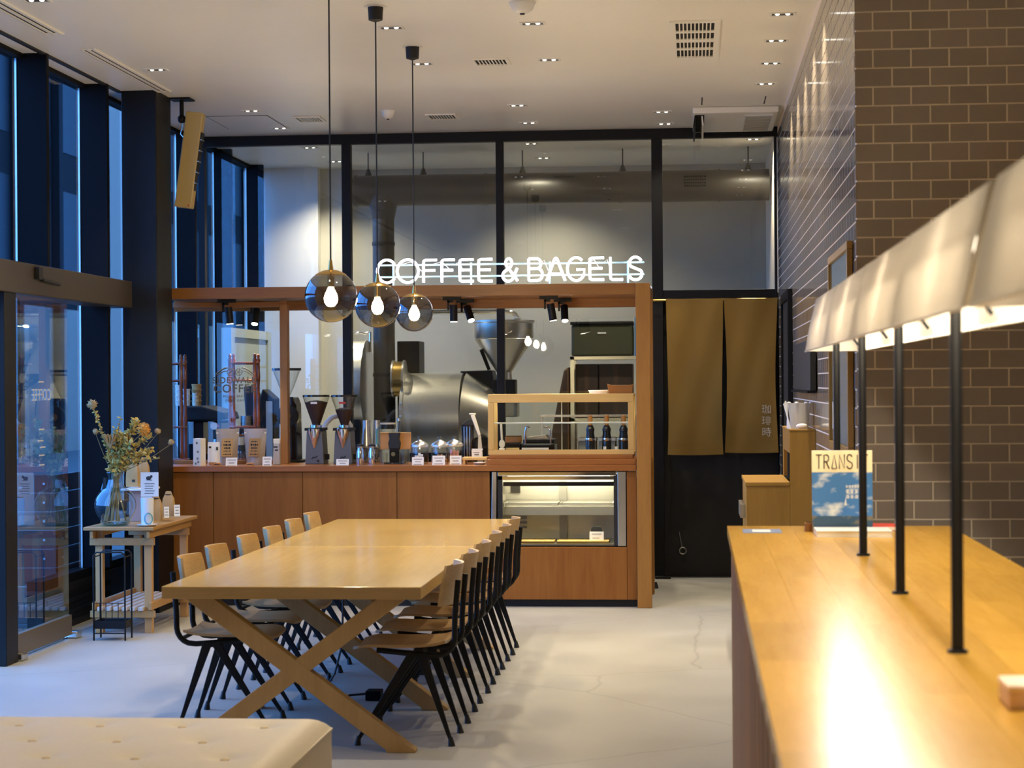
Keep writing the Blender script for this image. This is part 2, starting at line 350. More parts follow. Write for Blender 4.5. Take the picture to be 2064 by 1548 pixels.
def floor_mat():
    m, nt, b = _bsdf('pale_concrete'); N = nt.nodes; L = nt.links
    tc = N.new('ShaderNodeTexCoord')
    n1 = N.new('ShaderNodeTexNoise'); n1.inputs['Scale'].default_value = .9; n1.inputs['Detail'].default_value = 8; n1.inputs['Roughness'].default_value = .6
    L.new(tc.outputs['Object'], n1.inputs['Vector'])
    cr = N.new('ShaderNodeValToRGB'); cr.color_ramp.elements[0].position = .3; cr.color_ramp.elements[1].position = .72
    cr.color_ramp.elements[0].color = (.34, .32, .28, 1); cr.color_ramp.elements[1].color = (.43, .41, .36, 1); L.new(n1.outputs['Fac'], cr.inputs['Fac'])
    vo = N.new('ShaderNodeTexVoronoi'); vo.feature = 'DISTANCE_TO_EDGE'; vo.inputs['Scale'].default_value = .55
    ds = N.new('ShaderNodeMix'); ds.data_type = 'VECTOR'; ds.inputs['Factor'].default_value = .12; nn = N.new('ShaderNodeTexNoise'); nn.inputs['Scale'].default_value = 2.5
    L.new(tc.outputs['Object'], nn.inputs['Vector']); L.new(tc.outputs['Object'], ds.inputs['A']); L.new(nn.outputs['Color'], ds.inputs['B']); L.new(ds.outputs['Result'], vo.inputs['Vector'])
    ck = N.new('ShaderNodeMapRange'); ck.inputs['From Max'].default_value = .006; ck.inputs['To Min'].default_value = .80; L.new(vo.outputs['Distance'], ck.inputs['Value'])
    mx = N.new('ShaderNodeMix'); mx.data_type = 'RGBA'; mx.blend_type = 'MULTIPLY'; mx.inputs['Factor'].default_value = 1
    L.new(cr.outputs['Color'], mx.inputs['A']); L.new(ck.outputs['Result'], mx.inputs['B']); L.new(mx.outputs['Result'], b.inputs['Base Color'])
    rr = N.new('ShaderNodeMapRange'); rr.inputs['To Min'].default_value = .32; rr.inputs['To Max'].default_value = .6; L.new(n1.outputs['Fac'], rr.inputs['Value']); L.new(rr.outputs['Result'], b.inputs['Roughness'])
    b.inputs['Specular IOR Level'].default_value = .35
    return m
M['floor'] = floor_mat()
# ================================================================== THE ROOM
H = 3.75; XW = -4.25; XR = 0.70; YB = 8.62; YP = 16.65; YE = 19.4
def struct(name, label, cat, mb=None, m=None, loc=(0, 0, 0), **kw):
    if mb is None: o = thing(name, label, cat, loc); 
    else: o = part(name, mb, m, **kw); tag(o, label, cat)
    o['kind'] = 'structure'; return o
struct('floor', 'pale polished concrete floor of the cafe with hairline cracks', 'floor', MB().box(XW - .12, 4.6, -4, YE + .2, -.12, 0), M['floor'])
ceil = struct('ceiling', 'smooth off-white ceiling with recessed lights and vents', 'ceiling', MB().box(XW - .05, 4.6, -4, YE + .2, H, H + .15), M['ceiling'])
struct('trim_1', 'dark curtain slot running along the ceiling edge above the windows', 'trim', MB().box(-4.12, -4.09, 2, 13.97, H - .012, H), M['black_matte'])
struct('wall_back', 'plain grey end wall of the roastery behind the glass', 'wall', MB().box(XW - .2, XR + .4, YE, YE + .15, 0, H), M['plaster_grey'])
struct('wall_left', 'white plaster pier at the left end of the roastery wall', 'wall', MB().box(PY(503, 500, 19.1).x, PY(641, 500, 19.1).x, 19.1, YE, 0, H), M['plaster_white'])
struct('wall_left', 'yellow-lit plaster return beside the white pier', 'wall', MB().box(PY(641, 500, 19.25).x, PY(692, 500, 19.25).x, 19.25, YE, 0, H), M['plaster'])
struct('wall_near', 'plain wall behind the viewer', 'wall', MB().box(XW, 4.6, -4.15, -4, 0, H), M['plaster'])
struct('wall_far_right', 'plain wall beyond the high bar on the right', 'wall', MB().box(4.6, 4.75, -4, YB, 0, H), M['plaster'])

# ---- tiled walls: every near tile is a piece of its own
TL, TH, PITX, PITZ = .1535, .0735, .1610, .0806
def tile_mesh(name, along, m):
    t = MB(); d = .0028; b = .0015
    l, h = TL / 2, TH / 2
    o = [(-l, -h), (l, -h), (l, h), (-l, h)]; i = [(-l + b, -h + b), (l - b, -h + b), (l - b, h - b), (-l + b, h - b)]
    if along == 'x': P = lambda u, v, w_: (u, -w_, v)
    else: P = lambda u, v, w_: (-w_, -u, v)
    t.add([P(u, v, 0) for u, v in o] + [P(u, v, d - .001) for u, v in o] + [P(u, v, d) for u, v in i],
          [(4 + k, k, (k + 1) % 4, 4 + (k + 1) % 4)[::-1] for k in range(4)] + [(8 + k, 4 + k, 4 + (k + 1) % 4, 8 + (k + 1) % 4)[::-1] for k in range(4)] + [(8, 9, 10, 11)])
    return mesh_of(name, t, m), t
wr = struct('wall_right', 'glossy taupe subway-tiled side wall running back to the roastery', 'wall', MB().box(XR, XR + .15, YB + .1501, YE, 0, H), M['grout'])
tm, tmb = tile_mesh('tile', 'y', M['tile'])
stuff = MB(); n = 0
for r in range(int(H / PITZ) + 1):
    z = r * PITZ + PITZ / 2 - .02
    if z + TH / 2 > H: continue
    for c in range(int((YP - YB) / PITX) + 1):
        y = YB + .0785 + c * PITX + (.5 * PITX if r % 2 else 0)
        if y + TL / 2 > YP: continue
        if y < 9.70 and z > .95 and n < 300:
            o = bpy.data.objects.new('tile', tm); COL.objects.link(o); o.parent = wr; o.location = Vector((XR, y, z)) - wr.location
            o.rotation_euler = (random.gauss(0, .0011), 0, random.gauss(0, .0014)); n += 1
        else:
            R = Matrix.Rotation(random.gauss(0, .0014), 3, 'Z') @ Matrix.Rotation(random.gauss(0, .0011), 3, 'X')
            stuff.add([R @ v + Vector((XR, y, z)) for v in tmb.v], tmb.f)
part('tile_field', stuff, M['tile'], wr, world=True, kind='stuff')
wf = struct('wall_front', 'taupe subway-tiled pier facing the bar, with pale grout', 'wall', MB().box(XR, 4.6, YB, YB + .15, 0, H), M['grout'])
tm2, tmb2 = tile_mesh('tile', 'x', M['tile_front']); stuff = MB(); n = 0
for r in range(int(H / PITZ) + 1):
    z = r * PITZ + PITZ / 2 - .012
    if z + TH / 2 > H: continue
    for c in range(24):
        x0 = XR - .006 + c * PITX - (PITX / 2 if r % 2 else 0); x1 = x0 + TL
        half = x0 < XR - .02
        x = (x0 + x1) / 2
        if .55 < z < 3.45 and x < 1.62 and n < 300 and not half:
            o = bpy.data.objects.new('tile', tm2); COL.objects.link(o); o.parent = wf; o.location = Vector((x, YB, z)) - wf.location
            o.rotation_euler = (random.gauss(0, .002), 0, random.gauss(0, .002)); n += 1
        else:
            vs = [v + Vector((x, YB, z)) for v in tmb2.v]
            if half:
                for v in vs: v.x = max(v.x, XR - .006)
            stuff.add(vs, tmb2.f)
part('tile_field', stuff, M['tile_front'], wf, world=True, kind='stuff')

# ---- steel and glass partition to the roastery
pt = struct('window_1', 'black steel framed glass partition in front of the roastery', 'partition', loc=(0, YP, 0))
xl = XW + .05
part('top_rail', MB().box(xl, XR, YP - .04, YP + .04, H - .085, H - .002), M['black_steel'], pt, world=True, bevel=.004)
mull = [(693, 711), (1003, 1018), (1316, 1338), (1563, 1575)]
MX = [(xa(a, YP), xa(b, YP)) for a, b in mull]
for i, (a, b) in enumerate(MX): part('mullion', MB().box(a, min(b, XR - .008), YP - .045, YP + .045, 0, H - .086), M['black_steel'], pt, world=True, bevel=.004)
ZT = za(595, YP, 1450)
part('transom', MB().box(MX[2][1], MX[3][0], YP - .04, YP + .04, ZT - .04, ZT + .045), M['black_steel'], pt, world=True, bevel=.004)
part('side_post', MB().box(xl, xl + .05, YP - .04, YP + .04, 0, H - .086), M['black_steel'], pt, world=True)
spans = [(xl + .051, MX[0][0]), (MX[0][1], MX[1][0]), (MX[1][1], MX[2][0])]
for a, b in spans: part('pane', MB().box(a + .001, b - .001, YP - .006, YP + .006, .06, H - .09), M['glass_part'], pt, world=True)
part('pane', MB().box(MX[2][1] + .001, MX[3][0] - .001, YP - .006, YP + .006, ZT + .046, H - .09), M['glass_part'], pt, world=True)
part('bottom_rail', MB().box(xl, MX[2][0], YP - .04, YP + .04, 0, .06), M['black_steel'], pt, world=True)
dr = struct('door_1', 'matte black door leaf behind the hanging khaki curtain', 'door', loc=(0, YP, 0))
part('threshold', MB().box(MX[2][1], MX[3][0], YP - .03, YP + .046, 0, .006), M['black_matte'], dr, world=True)
dp_ = part('door_panel', MB().box(MX[2][1] - .03, MX[3][0] + .03, YP + .047, YP + .09, .001, ZT + .02), M['black_matte'], dr, world=True)
hk = PY(1376, 1110, YP + .03)
hb = MB().tube([hk + Vector((.028 * math.cos(t), 0, .028 * math.sin(t))) for t in [2 * PI * k / 16 for k in range(16)]], .006, 6, closed=True)
hb.tube([hk + Vector((-.006, 0, .03)), hk + Vector((-.03, .005, .16))], .005, 6)
part('door_pull', hb, M['silver'], dp_, world=True, smooth=40, label='small ring pull on a thin rod')

# ---- window wall on the left
ww = struct('window_2', 'tall dark steel window wall along the left side of the cafe', 'window', loc=(XW, 0, 0))
finY = [12.30 + 1.30 * k for k in range(-3, 6)]
struct('wall_left', 'plain solid wall added out of view left of the benches to block sky light', 'wall', MB().box(XW - .15, XW, -4, 8.35, 0, H), M['plaster'])  # unseen, added instead of glazing to keep blue sky light off the pier
for y in finY:
    part('fin', MB().box(XW - .042, -4.085 if y < 16 else -4.12, y - .02, y + .03, .36 if y > 12.5 else 2.25, H), M['navy_steel'], ww, world=True, bevel=.003)
    part('glazing_bead', MB().box(XW - .042, XW - .030, y - .025, y - .0205, .36 if y > 12.5 else 2.25, H), M['silver'], ww, world=True)
ends = list(zip(finY, finY[1:])) + [(finY[-1], YE)]
for a, b in ends:
    lowz = .36 if a > 12 else 2.33
    part('pane', MB().box(XW - .055, XW - .043, a + .001, b - .001, lowz, H - .03), M['glass_win'], ww, world=True)
part('bottom_rail', MB().box(XW - .08, XW + .03, 12.55, YE, .0, .30), M['black_steel'], ww, world=True, bevel=.004)
for k in range(3): part('rail_groove', MB().box(XW + .03, XW + .042, 12.6, 14.0, .05 + .075 * k, .085 + .075 * k), M['navy_steel'], ww, world=True)
part('sill_rail', MB().box(XW - .08, XW + .02, 12.55, YE, .30, .36), M['navy_steel'], ww, world=True)
part('head_rail', MB().box(XW - .08, XW + .01, 8.36, YE, H - .03, H), M['navy_steel'], ww, world=True)
part('lower_pane', MB().box(XW - .055, XW - .043, 8.4, 10.9, .05, 2.25), M['glass_win'], ww, world=True)
# header box over the sliding door
hd = struct('trim_2', 'dark bronze header box of the sliding glass door', 'trim', loc=(-4.1, 12, 2.3))
part('header_box', MB().box(-4.21, -3.99, 8.4, 13.85, 2.185, 2.375), M['brown_steel'], hd, world=True, bevel=.006)
sp = PX(80, 552, -3.985)
sb = MB().cbox(sp + Vector((.012, -.05, 0)), (.03, .07, .075)); sb.bar(sp + Vector((.015, 0, -.035)), sp + Vector((.02, .32, -.05)), .02, .02)
part('door_sensor', sb, M['black_matte'], hd, world=True, bevel=.003, label='black motion sensor on the header')
gd = struct('door_2', 'sliding glass entrance door with bronze bottom rail', 'door', loc=(-4.04, 12, 0))
dpn = part('door_pane', MB().box(-4.046, -4.034, 11.46, 12.50, .05, 2.18), M['glass_door'], gd, world=True)
part('bottom_rail', MB().box(-4.06, -4.02, 11.44, 12.52, .025, .155), mat('bronze_rail', (.20, .155, .10), .4, .6), gd, world=True, bevel=.004)
part('jamb', MB().box(-4.16, -4.0, 11.24, 11.44, 0, 2.185), M['black_steel'], gd, world=True, bevel=.004)
for y in (12.55, 11.50): part('door_shoe', MB().box(-4.07, -3.98, y - .04, y + .06, .0, .045), M['silver'], gd, world=True, bevel=.01)
part('floor_track', MB().box(-4.07, -4.055, 11.3, 12.6, .0, .008), M['silver'], gd, world=True)
def text(name, s, size, m, parent, loc, rot, mirror=False, align='CENTER', ext=.0004, label=None, offset=0.0, space=1.0, world=True):
    c = bpy.data.curves.new(name, 'FONT'); c.body = s; c.size = size; c.align_x = align; c.align_y = 'CENTER'; c.extrude = ext; c.space_character = space; c.offset = offset; c.resolution_u = 3
    tmp = bpy.data.objects.new(name, c); COL.objects.link(tmp); dg = bpy.context.evaluated_depsgraph_get(); dg.update()
    me = bpy.data.meshes.new_from_object(tmp.evaluated_get(dg)); bpy.data.objects.remove(tmp); bpy.data.curves.remove(c)
    me.name = name; me.materials.clear(); me.materials.append(m)
    if mirror:
        for v in me.vertices: v.co.x = -v.co.x
    o = bpy.data.objects.new(name, me); COL.objects.link(o); o.rotation_euler = rot
    o.parent = parent; o.location = Vector(loc) - _acc(parent) - (_root(parent).location if world else Vector((0, 0, 0)))
    if label: o['label'] = label
    return o
M['decal'] = mat('pale_decal', (.55, .55, .52), .6)
for s_, sz, z in (('COFFEE', .105, 1.575),):
    text('lettering', s_, sz, M['decal'], dpn, (-4.030, 11.98, z), (PI / 2, 0, PI / 2), mirror=True)
for k, (y, z) in enumerate(((11.98, 1.655), (11.98, 1.36), (11.96, 1.29), (12.0, 1.25), (11.98, 1.20), (11.98, 1.14))): part('lettering_line', MB().box(-4.032, -4.031, y - .05, y + .05, z, z + .009), M['decal'], dpn, world=True)
col = struct('trim_3', 'square matte black steel column rising to the ceiling at the counter end', 'column', MB().box(-4.085, -3.83, 13.93, 14.335, 0, H), M['black_steel'], bevel=.006)
# pale door leaf seen through the roastery glass
d3 = struct('door_3', 'pale grey door far behind the glass at the left of the roastery', 'door', loc=(-4.12, 18.3, 0))
part('door_leaf', MB().box(-4.14, -4.09, 17.35, 18.75, 0, 2.06), mat('pale_grey_door', (.46, .52, .52), .5), d3, world=True, bevel=.004)
part('door_frame', MB().box(-4.16, -4.07, 17.22, 17.35, 0, 2.14).box(-4.16, -4.07, 18.75, 18.88, 0, 2.14).box(-4.16, -4.07, 17.35, 18.75, 2.06, 2.14), mat('pale_frame', (.50, .54, .50), .5), d3, world=True)

# ================================================================== OUTSIDE
struct('ground', 'grey pavement outside the windows', 'ground', MB().box(-60, XW - .12, -20, 130, -.15, -.03), M['asphalt'])
bd = thing('office_building', 'dark blue office block across the street outside the windows', 'building', (-18, 40, -.03))
part('upper_wall', MB().box(-24, -16, 32, 112, 3.6, 11), M['facade_dark'], bd, world=True)
part('ground_floor_wall', MB().box(-24, -16, 32, 112, -.03, 3.6), M['facade_pale'], bd, world=True, label='paler ground floor wall')
for k in range(26):
    y = 34 + 3 * k
    for z in (4.4, 7.6): part('window_pane', MB().box(-16.03, -15.98, y, y + 2.3, z, z + 2.2), M['far_window'], bd, world=True)
    part('pier', MB().box(-15.98, -15.8, y + 2.45, y + 2.75, -.03, 11), M['facade_dark'], bd, world=True)
pc = thing('bright_strip_stand_in', 'added pale column standing in for the bright strip between the window fin and the black steel column', 'column', (PY(238, 500, 26).x, 26, -.03))  # invented pillar, put in for the bright strip beyond the glass
part('shaft', MB().box(PY(226, 500, 26).x, PY(248, 500, 26).x, 25.9, 26.3, .1, 6.0), mat('pale_concrete', (.34, .23, .17), .7), pc, world=True, bevel=.01)
part('base', MB().box(PY(224, 500, 26).x, PY(250, 500, 26).x, 25.86, 26.34, -.03, .1), M['facade_dark'], pc, world=True, bevel=.01)
pb = thing('planter_box', 'dark timber planter of stacked boards just outside the window', 'planter', (-4.75, 13.9, -.03))
for k in range(8):
    z = -.02 + k * .13
    part('board', MB().box(-5.2, -4.42, 13.42, 13.45, z + .004, z + .126), M['plank_dark'], pb, world=True, bevel=.003)
    part('board', MB().box(-4.45, -4.42, 13.452, 14.6, z + .004, z + .126), M['plank_dark'], pb, world=True, bevel=.003)
    for y in (13.55, 14.4): part('bolt', MB().cyl((-4.42, y, z + .065), (-4.408, y, z + .065), .009, n=8), M['silver'], pb, world=True)
    part('bolt', MB().cyl((-4.50, 13.42, z + .065), (-4.50, 13.408, z + .065), .009, n=8), M['silver'], pb, world=True)
part('soil', MB().box(-5.18, -4.46, 13.46, 14.6, .9, .97), M['burlap'], pb, world=True)

# ================================================================== CEILING FITTINGS
def downlight(x, y, label, on=True, e=1.0, cone=88):
    t = thing('downlight', label, 'downlight', (x, y, H), 0, 'recessed twin downlights in the ceiling')
    fr = MB()
    for a in ((-.075, -.062, -.05, .05), (.062, .075, -.05, .05), (-.062, .062, -.05, -.038), (-.062, .062, .038, .05)): fr.box(a[0], a[1], a[2], a[3], -.006, 0)
    part('trim_ring', fr, M['white_paint'], t)
    part('recess', MB().box(-.062, .062, -.038, .038, -.0022, -.0002), M['brown_steel'], t)
    for s in (-.03, .03): part('lens', MB().lathe([(0, -.009), (.008, -.008), (.014, -.003), (.014, -.001)], (s, 0, 0), 12), M['lens'] if on else M['silver'], t, smooth=40)
    if on: light('spot', 'SPOT', (0, 0, -.02), P_DOWN * e, WARM, t, spot_size=math.radians(cone), spot_blend=.8, shadow_soft_size=.03)
    return t
rows = {'above the dining table': (-1.78, [(11.68, 'second'), (13.02, 'third'), (9.0, 'first'), (6.0, 'near')]),
        'between the table and the tiled wall': (-.934, [(11.65, 'second'), (12.97, 'third'), (9.0, 'first'), (6.0, 'near')]),
        'close to the tiled wall': (.52, [(11.54, 'second'), (12.43, 'third'), (13.31, 'fourth'), (14.22, 'fifth'), (10.65, 'first')]),
        'by the windows': (-3.578, [(13.03, 'second'), (10.6, 'first'), (7.0, 'near')])}
for nm, (x, L_) in rows.items():
    for y, w_ in L_: downlight(x, y, '%s small twin downlight of the row %s' % (w_, nm), e=1.2 if x > .3 else (.9 if x > -3 else 1.0))
for (x, y, lb, e) in ((-3.393, 15.08, 'small downlight above the left end of the counter, nearer of two', .6), (-3.389, 16.13, 'small downlight close to the partition at the far left', .35),
                   (-1.33, 15.07, 'small downlight above the middle of the counter, nearer of two', .7), (-1.327, 16.09, 'small downlight close to the partition above the counter middle', .4),
                   (-.237, 15.59, 'small bright downlight right of the counter middle, nearer of two', .7), (-.228, 16.31, 'small bright downlight touching the partition line at right', .4)):
    downlight(x, y, lb, e=e)
for (x, y, w_) in ((-2.6, 3.5, 'left of the bar'), (-.4, 3.5, 'just ahead of the viewer'), (2.2, 3.5, 'right of the bar'), (2.4, 6.0, 'in front of the tiled pier'), (-2.6, .5, 'at the far left'), (.8, .5, 'overhead')): downlight(x, y, 'twin downlight out of view near the viewer, ' + w_, e=1.0)
def slot(x0, x1, y0, y1, label, n=2):
    t = thing('air_diffuser', label, 'air vent', ((x0 + x1) / 2, (y0 + y1) / 2, H))
    part('frame', MB().box(x0, x1, y0, y1, H - .005, H - .001), M['ceiling'], t, world=True)
    wd = (x1 - x0) / (n * 2 + 1)
    for k in range(n): part('slot', MB().box(x0 + wd * (2 * k + 1), x0 + wd * (2 * k + 2), y0 + .06, y1 - .06, H - .0065, H - .0045), M['vent_dark'], t, world=True)
    for k in range(n + 1): part('rail', MB().box(x0 + wd * 2 * k, x0 + wd * (2 * k + 1) - .004, y0 + .02, y1 - .02, H - .012, H - .005), M['white_paint'], t, world=True)
slot(-3.83, -3.73, 12.14, 14.0, 'long linear air diffuser near the black column')
slot(-3.87, -3.755, 9.2, 11.63, 'long linear air diffuser at the upper left corner')
def grille(x, y, wx, wy, nx, ny, label, name='ceiling_vent'):
    t = thing(name, label, 'air vent', (x, y, H))
    part('backing', MB().box(x - wx / 2 + .01, x + wx / 2 - .01, y - wy / 2 + .01, y + wy / 2 - .01, H - .003, H - .001), M['vent_dark'], t, world=True)
    b = .035 if ny > 1 else .02
    fr = MB().box(x - wx / 2, x + wx / 2, y - wy / 2, y - wy / 2 + b, H - .012, H - .001).box(x - wx / 2, x + wx / 2, y + wy / 2 - b, y + wy / 2, H - .012, H - .001)
    fr.box(x - wx / 2, x - wx / 2 + b, y - wy / 2 + b, y + wy / 2 - b, H - .012, H - .001).box(x + wx / 2 - b, x + wx / 2, y - wy / 2 + b, y + wy / 2 - b, H - .012, H - .001)
    part('frame', fr, M['ceiling'], t, world=True)
    for k in range(1, nx): xx = x - wx / 2 + b + (wx - 2 * b) * k / nx; part('slat', MB().box(xx - .004, xx + .004, y - wy / 2 + b, y + wy / 2 - b, H - .010, H - .004), M['ceiling'], t, world=True)
    for k in range(1, ny): yy = y - wy / 2 + b + (wy - 2 * b) * k / ny; part('cross_bar', MB().box(x - wx / 2 + b, x + wx / 2 - b, yy - (.05 if k == 2 else .03), yy + (.05 if k == 2 else .03), H - .011, H - .003), M['ceiling'], t, world=True)
grille(.017, 12.33, .30, 1.30, 10, 4, 'large square black-slotted ceiling vent grille at the upper right')
grille(-1.317, 12.98, .24, .26, 9, 1, 'small slotted ceiling vent right of the pendant cords')
grille(-1.973, 15.6, .24, .30, 9, 1, 'small slotted ceiling vent above the counter, behind the third pendant cord')
grille(-3.04, 15.6, .22, .30, 9, 1, 'small slotted ceiling vent left of the first pendant cord')
def detector(x, y, r, label):
    t = thing('smoke_detector', label, 'smoke detector', (x, y, H))
    db_ = part('base', MB().lathe([(0, -.012), (r, -.012), (r, 0), (0, 0)], (0, 0, 0), 24), M['white_plastic'], t, smooth=40)
    part('dome', MB().lathe([(0, -.065), (r * .45, -.06), (r * .8, -.04), (r * .92, -.0122)], (0, 0, 0), 24), M['white_plastic'], db_, smooth=60)
    part('sensor_window', MB().lathe([(0, -.072), (r * .18, -.070), (r * .2, -.062)], (0, 0, 0), 12), M['brown_steel'], t, smooth=40)
detector(-.94, 11.0, .075, 'round white smoke detector at the top edge of the ceiling')
detector(-2.352, 15.23, .055, 'small white smoke detector between the first two pendant cords')
hp = thing('access_panel', 'flush square access panel outline in the ceiling above the counter left', 'panel', (-3.55, 15.75, H))
q = [PZ(427, 240, H), PZ(540, 234, H), PZ(563, 248, H)]
x0, x1, y0, y1 = q[0].x, q[1].x, 15.35, 16.1
part('panel', MB().box(x0, x1, y0, y1, H - .004, H - .001), M['ceiling'], hp, world=True)
part('seam', MB().box(x0 - .008, x1 + .008, y0 - .008, y0, H - .003, H - .001).box(x0 - .008, x0, y0, y1, H - .003, H - .001).box(x1, x1 + .008, y0, y1, H - .003, H - .001), M['brown_steel'], hp, world=True)
# ceiling cassette air conditioner with open flap
ac = thing('ceiling_air_conditioner', 'white ceiling air conditioner with its flap open at the end of the tiled wall', 'air conditioner', (.33, 15.95, H))
part('housing', MB().box(0, .66, 15.36, 16.55, H - .05, H - .001), M['ceiling'], ac, world=True, bevel=.012)
part('grille_frame', MB().box(.40, .62, 15.5, 16.45, H - .058, H - .048), M['white_paint'], ac, world=True)
for k in range(9): part('slat', MB().box(.41, .61, 15.54 + .1 * k, 15.59 + .1 * k, H - .064, H - .059), M['plaster_grey'], ac, world=True)
part('opening', MB().box(.02, .09, 15.45, 16.5, H - .054, H - .049), M['vent_dark'], ac, world=True)
fl = MB().cbox((.015, 15.98, H - .09), (.012, 1.0, .09), ry=.15); part('flap', fl, M['black_steel'], ac, world=True)
part('louvre', MB().cbox((.075, 15.98, H - .085), (.012, 1.0, .08), ry=-.1), M['white_paint'], ac, world=True)
for px in (1415, 1542):
    p = PZ(px, 200, H); part('hanger_slot', MB().box(p.x - .004, p.x + .004, 14.85, 15.25, H - .003, H - .001), M['vent_dark'], ac, world=True)
# column speaker on a ceiling bracket
spk = thing('column_speaker', 'slim beige column loudspeaker tilted down on a black ceiling bracket', 'speaker', (-3.66, 14.38, 3.15))
a = PY(395, 227, 14.38); b = PY(371, 419, 14.38); ax = (b - a).normalized()
part('cabinet', MB().bar(a, b, .09, .128), mat('beige_speaker', (.52, .39, .16), .5), spk, world=True, bevel=.008)
gx = Vector((math.cos(.12), 0, math.sin(.12)))
f0 = PY(407, 268, 14.38); f1 = PY(389, 385, 14.38)
part('grille', MB().bar(f0, f1, .075, .026), M['black_matte'], spk, world=True, bevel=.003)
for k in range(5): p = f0.lerp(f1, (k + .7) / 5.4); part('grille_clip', MB().cbox(p + Vector((.012, 0, 0)), (.012, .08, .008)), M['silver'], spk, world=True)
part('badge', MB().cbox(PY(380, 414, 14.33), (.012, .004, .012)), M['red'], spk, world=True)
px_ = PY(367, 240, 14.38); bp_ = PZ(366, 199, H); zj = px_.z - .0
br = MB().box(bp_.x - .08, bp_.x + .08, 14.30, 14.46, H - .012, H - .001); br.cyl((bp_.x, 14.38, H - .012), (bp_.x, 14.38, zj + .02), .016, n=10)
br.sphere((bp_.x, 14.38, zj), .032, 10, 6); br.cyl((bp_.x, 14.38, zj - .005), (PY(386, 243, 14.38).x, 14.38, PY(386, 243, 14.38).z), .02, n=10)
part('bracket', br, M['black_steel'], spk, world=True, smooth=40)
q_ = bp_.x
part('cable', MB().tube([PY(369, 246, 14.40), PY(368, 258, 14.42), PY(364, 270, 14.42), PY(371, 278, 14.39)], .004, 6), M['silver'], spk, world=True, smooth=60)
# ================================================================== DINING TABLE AND CHAIRS
TX0, TX1, TY0, TY1, TZ = -2.36, -1.20, 8.62, 12.97, .74
tb = thing('dining_table', 'long light oak communal table on crossed X-shaped legs', 'table', (-1.78, 10.8, 0))
nb = 7; bw = (TX1 - TX0) / nb
for half in ((TY0, 10.795), (10.798, TY1)):
    part('tabletop', MB().box(TX0, TX1, half[0], half[1], TZ - .055, TZ), M['oak_table'], tb, world=True, bevel=.003)
part('end_edge', MB().box(TX0 + .002, TX1 - .002, TY0 - .004, TY0 - .0005, TZ - .053, TZ - .003), M['oak_edge'], tb, world=True)
for y in (8.72, 9.86, 10.96, 12.12):
    cx = -1.775; zt = TZ - .055; wv = .098
    for s, d in ((1, 0), (-1, .002)):
        y0, y1 = y - .035 + d, y + .035 - d
        top, bot = cx - s * .44, cx + s * .47
        h = .066
        poly = [(bot - h, 0), (bot + h, 0), (bot + h * .9 + .0, .02), (top + h, zt), (top - h, zt), (bot - h, .02)]
        if s > 0: poly = [(bot + h, 0), (bot + h, .012), (top + h, zt), (top - h, zt), (bot - h, .012), (bot - h, 0)]
        else: poly = [(bot - h, 0), (bot - h, .012), (top - h, zt), (top + h, zt), (bot + h, .012), (bot + h, 0)]
        part('crossed_leg', MB().prism(poly, y0, y1, 'y'), M['oak_leg'], tb, world=True, bevel=.003)
ob = thing('floor_outlet', 'small floor outlet box with a looping black cable under the table', 'outlet', (-1.72, 10.15, 0))
part('box', MB().box(-1.70, -1.62, 10.1, 10.2, 0, .05), M['navy_steel'], ob, world=True, bevel=.005)
c0 = Vector((-1.70, 10.15, .03))
part('cable', MB().tube([c0, c0 + Vector((-.08, -.02, -.005)), c0 + Vector((-.17, -.05, -.022)), c0 + Vector((-.21, -.02, .03)), c0 + Vector((-.17, .02, .10)), c0 + Vector((-.13, .02, .25)), c0 + Vector((-.12, .02, .62))], .006, 6), M['black_matte'], ob, world=True, smooth=60)

